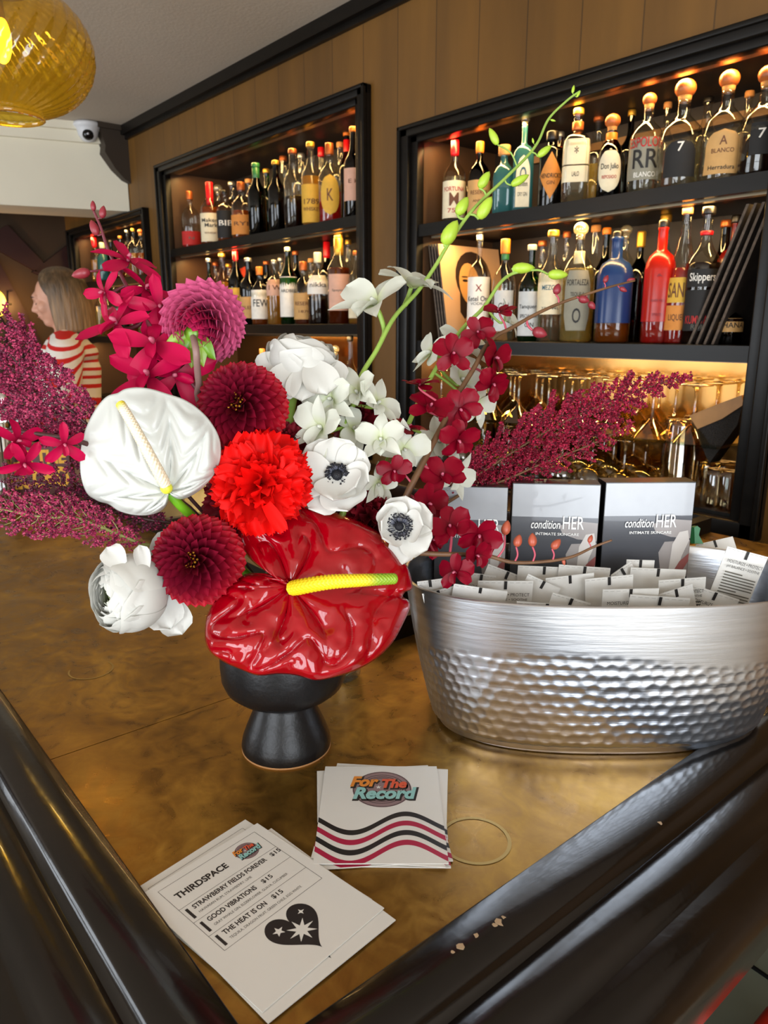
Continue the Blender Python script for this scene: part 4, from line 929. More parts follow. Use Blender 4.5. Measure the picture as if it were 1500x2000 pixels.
# ================================================================ THINGS ON THE FAR LEG OF THE BAR (left)
c0 = atz(78, 992, CT)
def cardmap(px, py, d): return P(px, py, d)
dS = depth(c0)
t = thing('retro_box', 'small dark box printed with yellow psychedelic lettering, far left on the bar', 'box', c0, 0)
fx = R3*.92+V((F2.x, F2.y, 0))*.25; fx.z = 0; fx.normalize(); fn = V((fx.y, -fx.x, 0))
if fn.dot(CAM-c0) < 0: fn = -fn
bl = atz(18, 1010, CT+.0); W_ = .150; H_ = .145
Mf = Matrix(((fx.x, 0, fn.x, c0.x), (fx.y, 0, fn.y, c0.y), (0, 1, 0, CT), (0, 0, 0, 1)))   # x right, y up, z toward camera
BXM = mat('maroon_box_card', '4a1a14', .5); YEL = mat('mustard_print', 'd9a01e', .5)
b = MB(); b.rbox((0, H_/2, -.03), (W_, H_, .06), BXM, .002, Mf); b.build('carton', t)
b = MB()
b.text('FOR THE', YEL, Mf @ Matrix.Translation(V((-.0, .118, .0006))), .135, .034, .035, 0, None, .9)
b.text('RECORD', YEL, Mf @ Matrix.Translation(V((.0, .070, .0006))), .140, .050, .04, 0, None, .9)
for i in range(7): b.text('o', mat('copper_print', 'a8562a', .5), Mf @ Matrix.Translation(V((-.06+i*.02, .022, .0006))), .012, .02, .02)
b.build('lettering', t)
# acrylic straw holder with straws
c1 = atz(14, 1000, CT)
t = thing('straw_holder', 'clear acrylic holder full of straws beside the lettered box at the left edge', 'straw holder', c1)
b = MB(); AC = glass('acrylic', 'ece6e0', .9, .12); b.open_lathe([(.028, 0), (.030, .002), (.030, .14), (.028, .14), (.028, .004), (.001, .004)], AC, Matrix.Translation(c1), 4); b.build('tube', t)
b = MB()
for i in range(9):
    a = i*2.4; r = .016*math.sqrt(i/9); x, y = c1.x+r*math.cos(a), c1.y+r*math.sin(a)
    b.tube([(x, y, CT+.005), (x+.004*math.cos(a), y+.004*math.sin(a), CT+.20)], .003, mat('black_straw' if i % 2 else 'white_straw', '1a1412' if i % 2 else 'd8d4cc', .4), 7)
o = b.build('straw', t); o['kind'] = 'stuff'
# chrome-topped bottles beyond, on the lowered well behind the bar
for i, (px, py) in enumerate([(6, 775), (38, 778)]):
    q = P(px, py, 2.25); t = thing('shaker', ['chrome cocktail shaker at the far left edge behind the straws', 'dark steel cocktail shaker just right of the chrome one behind the box'][i], 'shaker', (q.x, q.y, .98))
    b = MB(); CR = mat('chrome' if i == 0 else 'dark_steel', 'd8d8d8' if i == 0 else '50504e', .12, 1); T = Matrix.Translation(V((q.x, q.y, 0)))
    b.lathe([(.030, .98), (.034, .99), (.043, 1.16), (.044, 1.18)], CR, T, 24); b.build('cup', t)
    b = MB(); b.lathe([(.044, 1.181), (.040, 1.21), (.022, 1.24), (.019, 1.26), (.018, q.z+.02), (.001, q.z+.03)], CR, T, 24); b.build('lid', t)
# speed rail well (back-bar shelf at the inside of the bar) carrying the shakers
w0 = P(20, 900, 2.3); t = thing('ice_well', 'stainless steel ice well set behind the bar under the shakers', 'ice well', (-2.35, .77, 0))
b = MB(); STL = mat('stainless_steel', '8a8c88', .3, 1); b.rbox((-2.6, .85, .955), (1.5, .5, .05), STL, .006); b.box((-2.6, .85, .46), (1.46, .46, .92), STL); b.build('basin', t)
# ================================================================ VASE
VC = V((-.5675, .3488, CT))
VM = mat('matte_black_ceramic', '0f0e0f', .36, spec=.35, bump=.05, bump_scale=200, noise_amt=.1)
vp = [(.0001, .002), (.040, .0), (.0432, .0008), (.0432, .002), (.0438, .005), (.0425, .012), (.0385, .023), (.033, .036), (.0283, .047), (.0272, .0515), (.0284, .0545), (.037, .0565), (.048, .0610), (.0560, .068), (.0595, .077), (.0603, .090), (.0603, .122), (.0595, .124), (.0575, .122), (.0565, .095), (.050, .075), (.03, .064), (.0001, .062)]
t = thing('vase', 'matte black footed ceramic vase holding the flower arrangement', 'vase', VC)
b = MB(); b.lathe(vp, VM, Matrix.Translation(VC), 64); b.build('bowl', t)
b = MB(); b.lathe([(.0390, 0), (.0436, 0), (.0436, .0016), (.0390, .0016)], mat('raw_clay_foot', 'a87848', .8), Matrix.Translation(VC), 64); b.build('foot_ring', t)
VT = VC+V((0, 0, .118))        # mouth of the vase
def mouth(dx=0, dy=0): return VC+V((dx, dy, .105))
GRN = mat('stem_green', '5f8a2c', .45, noise_amt=.15, noise_scale=60); GRN2 = mat('stem_pale_green', '8fae4c', .4, noise_amt=.1, noise_scale=60)
DST = mat('stem_dark', '4a2a28', .5, noise_amt=.2, noise_scale=80); BST = mat('stem_brown', '6a4a30', .5, noise_amt=.25, noise_scale=60); SAGE = mat('stem_sage', '6f8a5c', .5)
def stem_to(mb, pts, r0, r1, m, n=8, dx=0, dy=0, dy2=0):
    """flower stem: from the flower down into the vase"""
    p = [V(q) for q in pts]+[VC+V((dx, dy, .13)), VC+V((dx*.4, dy*.4, .075))]
    q = crom(p, 6); mb.tube(q, [lerp(r0, r1, i/(len(q)-1)) for i in range(len(q))], m, n)
# ---------------------------------------------------------------- anthuriums
def blob_outline(px, sub=6): return [(q.x, q.y) for q in crom([V((a, b_, 0)) for a, b_ in px], sub, True)]
def spathe(mb, A, outline, dep, relief, m, nr=44, up=None):
    out = blob_outline(outline, 8); n = len(out)
    def world(px, py, h, drop):
        p = P(px, py, dep(px, py)+drop); return p+(CAM-p).normalized()*h
    def fn(u, v):
        k = int(round(u*n)) % n; ox, oy = out[k]; px, py = lerp(A[0], ox, v), lerp(A[1], oy, v)
        th = math.atan2(oy-A[1], ox-A[0]); rad = math.hypot(ox-A[0], oy-A[1])
        h, drop = relief(th, v, rad, px, py); return world(px, py, h, drop)
    mb.surf(fn, n, nr, m, None, None, True)
t = thing('red_anthurium', 'large glossy dark red anthurium hanging over the front of the black vase', 'anthurium', P(565, 1150, .615), 0)
redA = (566, 1147)
redO = [(560, 1128), (520, 1120), (480, 1122), (450, 1138), (428, 1160), (408, 1195), (402, 1225), (403, 1255), (415, 1276), (440, 1293), (470, 1306), (505, 1318), (545, 1315), (580, 1318), (615, 1327), (650, 1322), (695, 1308), (735, 1285), (765, 1255), (785, 1220), (799, 1188), (797, 1174), (786, 1166), (790, 1156), (803, 1150), (804, 1138), (796, 1110), (780, 1085), (762, 1062), (735, 1038), (700, 1018), (660, 1003), (620, 992), (575, 985), (530, 982), (495, 990), (472, 1012), (466, 1045), (480, 1080), (510, 1108), (545, 1124)]
def red_dep(px, py): return .588+(1325-py)*.00022+abs(px-600)*.00003
def red_rel(th, v, rad, px, py):
    # veins fan out from the base and bend toward the tip on the right
    a = th+.55*v*v*math.sin(th)*-1
    q = abs(math.sin(a*3.6+.3)); rid = q**.55
    cell = abs(math.sin(rad*v*.045+math.sin(a*7.2)*1.6))**.5
    nz = noise.noise(V((px*.02, py*.02, 0)))+.6*noise.noise(V((px*.05, py*.05, 3)))
    k = sstep(.45, .62, v)*(1-sstep(.93, 1, v))
    h = .0105*rid*min(1, v*3)*(1-v)**.35*(1-.4*k)+.0062*cell*k+.0032*nz*v*(1-sstep(.9, 1, v)*.6)
    h -= .004*(1-sstep(0, .10, v))
    return h, .012*v**5
RSP = mat('glossy_dark_red_spathe', '960010', .12, coat=.45, spec=.4, noise_amt=.15, noise_scale=30)
b = MB(); spathe(b, redA, redO, red_dep, red_rel, RSP, 60); b.build('spathe', t, solid=.0012)
def spadix(mb, pts, r0, r1, m, cols, nb=46, n=22):
    q = crom(pts, 64); N = len(q); vs = []; fs = []; cc = []; x = (q[1]-q[0]).orthogonal().normalized(); L_ = 0
    for i, p in enumerate(q):
        a = q[max(0, i-1)]; c = q[min(N-1, i+1)]; tt = (c-a).normalized(); x = (x-tt*x.dot(tt)).normalized(); y = tt.cross(x); k = i/(N-1)
        r = lerp(r0, r1, k)*(1 if k < .93 else math.sqrt(max(0.0, 1-((k-.93)/.07)**2))+.02)*(.9+.1*min(1, k*12))
        for j in range(n):
            an = 2*PI*j/n; bump = 1+.10*math.sin(nb*PI*k+(PI if (j//2) % 2 else 0))*math.sin(PI*((j % 2)+.5))
            vs.append(p+(x*math.cos(an)+y*math.sin(an))*r*bump)
            cc.append(mixc(cols[0], cols[1], sstep(*cols[2], k)))
        if i < N-1:
            for j in range(n): a_, b_ = i*n+j, i*n+(j+1) % n; fs.append((a_, b_, b_+n, a_+n))
    mb.add(vs, fs, m, None, True, cc)
SPX = mat('waxy_spadix', 'ffffff', .4, vcol=True)
b = MB(); yel = (.83, .60, .01); gr_ = (.25, .40, .02)
ps = [P(570, 1149, .618), P(640, 1137, .588), P(710, 1133, .582), P(777, 1130, .588)]
spadix(b, ps, .0064, .0040, SPX, (yel, gr_, (.62, .82)), 64, 32); b.build('spadix', t)
b = MB(); stem_to(b, [P(562, 1150, .632), P(560, 1190, .69)], .003, .0035, GRN, 8, -.01, -.01); b.build('stem', t)

t = thing('white_anthurium', 'white anthurium with a cream spadix tilted to the upper left', 'anthurium', P(326, 955, .63), 0)
whO = [(331, 955), (337, 968), (350, 974), (368, 970), (392, 955), (415, 930), (428, 903), (431, 875), (425, 848), (408, 820), (385, 797), (358, 780), (325, 769), (295, 760), (268, 757), (245, 760), (230, 768), (212, 773), (198, 785), (182, 808), (168, 838), (159, 875), (157, 910), (161, 940), (172, 965), (192, 978), (212, 984), (232, 997), (262, 1005), (290, 1005), (312, 998), (325, 985), (328, 968)]
def wh_dep(px, py): return .626-(950-py)*.00004-(330-px)*.00003
def wh_rel(th, v, rad, px, py):
    a = th+.35*v*math.sin(th+2.2)
    q = abs(math.sin(a*4.5)); h = .0052*q**.6*min(1, v*4)*(1-sstep(.75, 1, v))
    h += .0026*abs(math.sin(rad*v*.075+4*q))*sstep(.2, .5, v)*(1-sstep(.85, 1, v))
    h -= .004*(1-sstep(0, .12, v))
    return h, .010*v**4-.006*v
WSP = mat('white_spathe', 'd2d4ce', .32, coat=.2, noise_amt=.02, transl=.12)
b = MB(); spathe(b, (328, 958), whO, wh_dep, wh_rel, WSP, 50); b.build('spathe', t, solid=.001)
b = MB(); ps = [P(324, 948, .612), P(298, 900, .600), P(268, 845, .594), P(247, 808, .592), P(233, 786, .594)]
spadix(b, ps, .0047, .0036, SPX, ((.83, .72, .52), (.80, .62, .05), (.80, .93)), 56, 28)
b.ball(P(325, 953, .615), .0052, SPX, None, 12, 8, (.75, .78, .05)); b.build('spadix', t)
b = MB(); stem_to(b, [P(330, 962, .632), P(350, 985, .64), P(374, 1008, .655), P(420, 1060, .68)], .0040, .0045, mat('bright_stem_green', '6fb022', .35), 12, -.02, .01); b.build('stem', t)
# ---------------------------------------------------------------- petals
def petal(mb, M, L, W, m, curl=0, cup=0, base=.25, tip='round', nu=4, nv=6, ruf=0, rf=3, twist=0, col=None, ser=0, notch=0):
    ph = random.random()*6
    def wf(v):
        g = base+(1-base)*math.sin(PI/2*min(1, v/.58))
        if tip == 'round': e = 1 if v < .62 else math.sqrt(max(0, 1-((v-.62)/.38)**2.4))
        elif tip == 'point': e = 1 if v < .35 else max(0, 1-((v-.35)/.65)**1.9)
        else: e = 1 if v < .85 else 1-.25*(v-.85)/.15
        return W/2*g*e
    def fn(u, v):
        s_ = u*2-1; w_ = wf(v); a = curl*v
        if abs(curl) > 1e-3: y = L*math.sin(a)/curl; z = L*(1-math.cos(a))/curl
        else: y = L*v; z = 0
        ny, nz = -math.sin(a), math.cos(a)
        h = cup*s_*s_*w_+ruf*W*math.sin(rf*s_*2+ph+v*2)*v*v
        if ser and v > .95: y += ser*L*(1 if int(round(u*nu)) % 2 else -1)
        if notch: y -= notch*L*(1-min(1, abs(s_)*3))*max(0, v-.8)*5
        return V((s_*w_, y+ny*h, z+nz*h))
    mb.surf(fn, nu, nv, m, M, (lambda u, v: col(u, v)) if col else None)
def sph(th, ph): return V((math.sin(th)*math.cos(ph), math.sin(th)*math.sin(ph), math.cos(th)))
def rv(a): return random.uniform(-a, a)
DR = mat('dark_red_petal', 'ffffff', .45, spec=.18, vcol=True, transl=.12)
def dahlia(nm, label, c, R, axis, n, tmax, cin, cout, backc=None, stem=None, hint=None, eye=True, tip='round', wk=1.0):
    t = thing(nm, label, 'dahlia', c, 0); T = fz(c, axis, hint); b = MB(); ga = 2.39996
    m = DR
    if backc: m = mat('two_tone_petal', 'ffffff', .45, spec=.18, vcol=True, back=backc)
    for i in range(n):
        k = (i+.5)/n; th = (k**.62)*tmax; ph = i*ga; d = sph(th, ph); tu = -V((math.cos(th)*math.cos(ph), math.cos(th)*math.sin(ph), -math.sin(th)))
        L = R*lerp(.42, .66, k**.5); rb = R*lerp(.28, .36, k); Wd = R*lerp(.13, .40, k**.75)*wk
        th0 = max(0, th-.25); base = sph(th0, ph)*rb; M_ = T @ pm(base, (d*R*lerp(.90, 1.0, random.random())-base), tu)
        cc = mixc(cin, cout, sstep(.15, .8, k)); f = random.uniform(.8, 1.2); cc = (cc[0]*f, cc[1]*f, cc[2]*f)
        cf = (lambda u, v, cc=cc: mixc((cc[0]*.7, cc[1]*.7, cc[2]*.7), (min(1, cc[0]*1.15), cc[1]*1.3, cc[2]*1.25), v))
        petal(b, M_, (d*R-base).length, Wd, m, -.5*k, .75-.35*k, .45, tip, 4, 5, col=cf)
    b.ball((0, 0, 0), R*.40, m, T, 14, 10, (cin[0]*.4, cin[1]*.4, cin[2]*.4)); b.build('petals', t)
    if eye:
        b = MB()
        for i in range(26): d = sph(.30*math.sqrt(i/26), i*ga); b.ball(d*R*.66, R*.026, mat('golden_pollen', 'd8961c', .6), T, 6, 4)
        b.build('centre', t)
    return t, T
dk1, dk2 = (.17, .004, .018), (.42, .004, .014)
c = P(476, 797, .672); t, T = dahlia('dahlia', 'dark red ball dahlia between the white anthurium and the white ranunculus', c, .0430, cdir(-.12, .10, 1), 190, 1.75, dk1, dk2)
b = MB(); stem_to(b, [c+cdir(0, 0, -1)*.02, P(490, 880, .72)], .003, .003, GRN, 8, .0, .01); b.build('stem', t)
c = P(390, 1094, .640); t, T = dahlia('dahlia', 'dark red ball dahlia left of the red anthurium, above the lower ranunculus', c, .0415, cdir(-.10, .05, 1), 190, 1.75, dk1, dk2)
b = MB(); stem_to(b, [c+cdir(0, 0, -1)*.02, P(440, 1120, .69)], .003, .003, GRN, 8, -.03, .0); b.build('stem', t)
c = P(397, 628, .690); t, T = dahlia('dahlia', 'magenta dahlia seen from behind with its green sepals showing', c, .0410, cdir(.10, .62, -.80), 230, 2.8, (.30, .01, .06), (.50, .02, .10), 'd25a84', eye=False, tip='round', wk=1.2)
b = MB()
back = -T.col[2].xyz.normalized(); sc_ = c+back*.026
b.ball(sc_, .010, mat('sepal_green', '6c9a26', .35), None, 14, 10)
for i, (dx, dy) in enumerate([(-.95, -.40), (-.55, -.85), (.25, -.95), (.62, -.75), (-.1, -1.0)]):
    y = (R3*dx+U3*dy)*.9+back*.25; petal(b, pm(sc_+back*.004, y, back), .030, .018, mat('sepal_lime', '8aac30', .3, transl=.2) if i % 2 == 0 else MC['sepal_green'], -.6, -.5, .5, 'point', 4, 6)
b.build('sepals', t)
b = MB(); q = [sc_+back*.006, P(383, 685, .645), P(388, 745, .665), P(405, 830, .69)]; stem_to(b, q, .0030, .0034, mat('mauve_stem', '8a6a64', .5), 8, -.01, .02); b.build('stem', t)
# ---------------------------------------------------------------- carnation
c = P(503, 945, .640); t = thing('carnation', 'bright scarlet carnation with serrated petals in the middle of the arrangement', 'carnation', c); T = fz(c+cdir(0, 0, -1)*.012, cdir(.02, .02, 1))
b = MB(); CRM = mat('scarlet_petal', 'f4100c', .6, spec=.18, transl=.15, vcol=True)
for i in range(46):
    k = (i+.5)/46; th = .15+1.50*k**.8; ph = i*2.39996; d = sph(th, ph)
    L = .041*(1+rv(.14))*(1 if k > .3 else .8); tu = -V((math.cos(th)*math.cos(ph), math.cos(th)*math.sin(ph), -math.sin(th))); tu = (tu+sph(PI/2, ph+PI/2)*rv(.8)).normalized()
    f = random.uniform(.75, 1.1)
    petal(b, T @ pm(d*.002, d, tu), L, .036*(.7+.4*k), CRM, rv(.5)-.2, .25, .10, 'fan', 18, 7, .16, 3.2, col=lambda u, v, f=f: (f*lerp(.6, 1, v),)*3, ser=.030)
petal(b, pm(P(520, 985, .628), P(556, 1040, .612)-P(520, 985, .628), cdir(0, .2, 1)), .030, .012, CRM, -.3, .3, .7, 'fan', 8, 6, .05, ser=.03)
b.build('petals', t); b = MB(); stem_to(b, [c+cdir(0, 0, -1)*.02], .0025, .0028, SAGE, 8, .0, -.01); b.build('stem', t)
# ---------------------------------------------------------------- ranunculus
RW = mat('white_petal', 'd8d7d0', .5, vcol=True, transl=.18)
def ranunculus(label, c, R, axis, hint=None, nl=11, open_=1.15, extra=(), tight=1.0):
    t = thing('ranunculus', label, 'ranunculus', c); T = fz(c, axis, hint); b = MB()
    for l in range(nl):
        k = l/(nl-1); r0 = R*lerp(.20, .97, k**.85); npt = 3 if k < .3 else 5
        for j in range(npt):
            p0 = j*2*PI/npt+l*1.9+rv(.3); span = 2*PI/npt*1.55; top = lerp(.15, open_, k)*random.uniform(.75 if k < .4 else .60, 1.05); ph = random.random()*6; zz = R*lerp(.22, -.04, k)*tight; r = r0*(1+.03*(j % 2)+rv(.01))
            def fn(u, v, r=r, p0=p0, span=span, top=top, ph=ph, zz=zz, k=k):
                a = p0+(u-.5)*span; th = lerp(2.5, top+1.6*(u-.5)**2+.05*math.sin(u*9+ph), v); rr = r*(1+.02*math.sin(a*4+ph)*v+.10*sstep(.80, 1, v)*(.4+.6*k))
                return V((rr*math.sin(th)*math.cos(a), rr*math.sin(th)*math.sin(a), rr*math.cos(th)*.92+zz))
            g = sstep(.0, .5, k); cc = mixc((.50, .62, .22), (1, 1, 1), g)
            b.surf(fn, 12, 14, RW, T, lambda u, v, cc=cc: (lambda q: (cc[0]*q, cc[1]*q, cc[2]*q))(1.0))
    b.ball((0, 0, R*.28), R*.15, RW, T, 12, 8, (.45, .60, .18)); 
    for (yd, zd, L, W, of, cur) in extra: petal(b, pm(V(c)+V(of), yd, zd), L, W, RW, cur, .25, .5, 'round', 8, 8, .05)
    b.build('petals', t); return t, T
c = P(252, 1158, .625); ax = cdir(-.66, -.06, .74)
t, T = ranunculus('white many-layered ranunculus at the lower left, facing left', c, .0335, ax, nl=16, open_=.86, extra=[
    (cdir(.25, 1, -.1), cdir(.4, 0, 1), .052, .030, P(306, 1142, .65)-c, .3), (cdir(.35, -1, -.1), cdir(.6, 0, 1), .038, .034, P(300, 1150, .640)-c, .2), (cdir(.5, -1, -.1), cdir(.5, .1, 1), .038, .030, P(315, 1165, .645)-c, .1),
    (cdir(-.25, 1, .0), cdir(.7, 0, 1), .022, .014, P(283, 1115, .61)-c, .2), (cdir(-.75, .9, .0), cdir(.3, .2, 1), .020, .020, P(238, 1105, .605)-c, -.2),])
b = MB(); stem_to(b, [c-ax*.03, P(345, 1120, .66)], .003, .003, GRN2, 8, -.035, 0); b.build('stem', t)
c = P(590, 705, .715); ax = cdir(.18, .78, .25)
t, T = ranunculus('white ruffled ranunculus at the top centre, seen from the side', c, .0335, ax, nl=10, open_=1.15, extra=[
    (cdir(-.5, -.9, .5), cdir(0, .3, 1), .036, .034, P(575, 715, .69)-c, -.5), (cdir(.5, -.9, .6), cdir(.2, .2, 1), .036, .034, P(610, 712, .69)-c, -.4), (cdir(-.9, -.2, .4), cdir(0, .6, 1), .030, .034, P(560, 710, .70)-c, -.6), (cdir(.9, -.5, .3), cdir(.3, .6, 1), .030, .030, P(622, 712, .70)-c, -.5), (cdir(0, -1, .5), cdir(0, .2, 1), .032, .030, P(592, 725, .69)-c, -.2)])
b = MB(); q = [P(583, 742, .712), P(573, 775, .71), P(562, 850, .70), P(560, 930, .70)]; stem_to(b, q, .0042, .0036, GRN2, 10, .01, .02); b.build('stem', t)
# ---------------------------------------------------------------- anemones
STB = mat('blue_black_stamen', '14141c', .6); STG = mat('grey_filament', '6a6c7c', .6)
def anemone(label, c, R, axis, pets, hint=None, cr=.15, sr=.30, cz=0):
    t = thing('anemone', label, 'anemone', c); T = fz(c, axis, hint); b = MB()
    for ph, L, W, el, cur, z in pets:
        ph = math.radians(ph); d = V((math.cos(ph)*math.cos(el), math.sin(ph)*math.cos(el), math.sin(el))); n_ = V((-math.cos(ph)*math.sin(el), -math.sin(ph)*math.sin(el), math.cos(el)))
        petal(b, T @ pm(V((math.cos(ph), math.sin(ph), 0))*R*.06+V((0, 0, z)), d, n_), R*L, R*W, RW, cur, .22, .30, 'round', 10, 10, .035, 2.2)
    b.build('petals', t)
    b = MB(); b.ball((0, 0, R*(.10+cz)), (R*cr, R*cr, R*cr*.8), STB, T, 16, 10)
    for i in range(60): d = sph(1.3*math.sqrt(i/60), i*2.4); b.ball(V((0, 0, R*(.10+cz)))+V((d.x*R*cr, d.y*R*cr, d.z*R*cr*.8)), R*.018, STB, T, 5, 3)
    b.build('centre', t); b = MB()
    for i in range(110):
        a = i*2.39996; r = R*sr*random.uniform(.70, 1.12); z = R*(random.uniform(.10, .22)+cz*1.1)
        p0 = V((math.cos(a)*R*cr*.8, math.sin(a)*R*cr*.8, R*.05)); p1 = V((math.cos(a)*r, math.sin(a)*r, z)); b.tube([p0, (p0+p1)/2+V((0, 0, R*.03)), p1], R*.008, STG if i % 3 else STB, 4, T)
        b.ball(p1, (R*.036, R*.026, R*.028), STB, T @ Matrix.Identity(4), 6, 4)
    b.build('stamens', t); return t
c = P(658, 929, .665); t = anemone('large white anemone with a black centre above the red anthurium', c, .0335, cdir(.10, .06, 1), [
    (95, 1.0, 1.15, .25, .1, -.003), (40, .95, 1.0, .15, .3, -.002), (-15, .95, 1.0, .35, .5, 0), (-75, 1.05, 1.25, .25, .35, .001), (-130, 1.15, 1.2, .15, .2, -.002), (180, 1.15, 1.2, .2, .25, .001), (135, 1.1, 1.0, .15, .1, -.004), (-40, .85, .9, .55, .7, .002), (-100, .9, 1.1, .5, .5, .003)])
b = MB(); stem_to(b, [c+cdir(0, 0, -1)*.012, P(668, 1010, .69)], .0032, .003, GRN2, 8, .02, -.01); b.build('stem', t)
c = P(782, 1030, .655); t = anemone('smaller white anemone with a black centre, right of the red anthurium top', c, .0265, cdir(-.15, .12, 1), [
    (80, 1.05, 1.25, .3, .2, -.002), (20, 1.15, 1.2, .2, .2, -.003), (-40, 1.15, 1.2, .1, .1, 0), (-85, 1.2, .9, .15, .0, -.003), (-140, .85, 1.1, .5, .6, .002), (165, .85, 1.1, .6, .7, .001), (120, .95, 1.1, .4, .4, 0), (0, .95, 1.1, .45, .4, .002)], sr=.42, cz=.17)
b = MB(); stem_to(b, [c+cdir(0, 0, -1)*.012, P(770, 1070, .68)], .003, .003, GRN2, 8, .04, 0); b.build('stem', t)
petal_w = MB()
# ---------------------------------------------------------------- orchids
def orchid_flower(mb, c, ax, size, m, kind='mok', roll=0, lipm=None, cen=None, colf=None):
    T = fz(c, ax) @ Matrix.Rotation(roll, 4, 'Z')
    def pet(ph, L, W, el, cur, tip='round', base=.3, ruf=.02, cup=.15):
        ph = math.radians(ph); d = V((math.cos(ph)*math.cos(el), math.sin(ph)*math.cos(el), math.sin(el))); n_ = V((-math.cos(ph)*math.sin(el), -math.sin(ph)*math.sin(el), math.cos(el)))
        petal(mb, T @ pm(V((0, 0, 0)), d, n_), size*L, size*W, m, cur, cup, base, tip, 6, 7, ruf, 2, col=colf)
    if kind == 'mok':
        for ph, L, W in ((90, .52, .19), (22, .52, .21), (158, .52, .21), (-48, .56, .24), (-132, .56, .24)): pet(ph+rv(8), L, W, rv(.25)+.05, rv(.5)-.2, 'round', .28, .04, .2)
        L1, W1 = .26, .13
    elif kind == 'phal':
        for ph, L, W in ((90, .46, .30), (-38, .46, .28), (-142, .46, .28)): pet(ph+rv(14), L, W, .15+rv(.35), rv(.6)-.2, 'round', .35, .03, .15)
        for ph in (22, 158): pet(ph+rv(12), .50, .40, .20+rv(.3), -.2+rv(.6), 'round', .25, .03, .12)
        L1, W1 = .28, .18
    else:   # dendrobium: pointed sepals, broad petals, half closed
        op = random.uniform(-.05, .65)
        for ph, L, W in ((90, .56, .27), (-50, .58, .26), (-130, .56, .26)): pet(ph+rv(12), L, W, .20+op+rv(.25), rv(.6)-.35-op*.8, 'point', .45, .02, .2)
        for ph in (18, 162): pet(ph+rv(14), .50, .38, .30+op, -.45-op*.6+rv(.3), 'round', .30, .03, .15)
        L1, W1 = .34, .22
    lm = lipm or m
    petal(mb, T @ pm((0, 0, size*.02), (0, -.75, .65), (0, .65, .75)), size*L1, size*W1, lm, -.9, .7, .5, 'round', 6, 6, .06)
    mb.tube([T @ V((0, 0, 0)), T @ V((0, size*.02, size*.07)), T @ V((0, -size*.0, size*.12))], [size*.022, size*.032, size*.02], cen or lm, 8)
def bud(mb, p, d, L, r, m, col=(1, 1, 1)):
    T = fz(p, d); mb.lathe([(.0001, 0), (r*.55, L*.06), (r*.9, L*.22), (r, L*.42), (r*.85, L*.65), (r*.5, L*.86), (.0001, L)], m, T, 12, None, col)
def spray(nm, label, stem_px, r0, r1, sm, flowers, buds, fm, kind, bm_, pm_, lipm=None, cen=None, colf=None, todown=None, cat='orchid', ndx=0, ndy=0):
    pts = [P(*q) for q in stem_px]; t = thing(nm, label, cat, pts[0]); b = MB()
    if todown: pts2 = pts+[P(*q) for q in todown]+[VC+V((ndx, ndy, .125)), VC+V((ndx*.4, ndy*.4, .075))]
    else: pts2 = pts
    q = crom(pts2, 8); N = len(q); b.tube(q, [lerp(r0, r1, min(1, i/(N-1)*1.3)) for i in range(N)], sm, 10); b.build('stem', t)
    curve = crom(pts, 12)
    for (px, py, d, size, ax, roll, at) in flowers:
        b = MB(); c = P(px, py, d); rr_ = .7 if kind == 'phal' else .35; axv = cdir(ax[0]+rv(rr_), ax[1]+rv(rr_), ax[2])
        orchid_flower(b, c, axv, size, fm, kind, math.radians(roll), lipm, cen, colf)
        # pedicel from the nearest stem point
        s0 = P(*at) if at else min(curve, key=lambda k: (k-c).length)
        s0 = min(curve, key=lambda k: (k-s0).length); bk = c-axv*size*.12
        b.tube(crom([s0, (s0+bk)/2-axv*size*.10+V((0, 0, .003)), bk, c], 5), size*.030, pm_, 7); b.build('flower', t)
    for (px, py, d, L, r, dr) in buds:
        b = MB(); c = P(px, py, d); dv = cdir(*dr); s0 = min(curve, key=lambda k: (k-c).length)
        b.tube(crom([s0, (s0+c)/2+(c-s0).length*.15*(c-s0).orthogonal().normalized(), c], 5), r*.22, pm_, 7); bud(b, c, dv, L, r, bm_); b.build('bud', t)
    return t
MAG = mat('crimson_magenta_petal', 'b80842', .42, spec=.18, vcol=True, transl=.18); DMG = mat('dark_crimson_petal', '7c021c', .38, spec=.18, vcol=True, transl=.15)
PK = mat('rose_pedicel', 'b84a5c', .45); WH = mat('ivory_petal', 'd8dacc', .42, vcol=True, transl=.2); LG = mat('lime_bud', 'a9c83c', .4, noise_amt=.1, noise_scale=60, stretch=(1, 1, .3)); CRB = mat('maroon_bud', '8a2a34', .4); PKL = mat('pale_pink_lip', 'b85a70', .45)
gw = lambda u, v: mixc((.80, .88, .48), (1, 1, 1), sstep(.0, .45, v))
dkv = lambda u, v: mixc((.55, .45, .5), (1.1, 1.1, 1.1), sstep(0, .5, v))
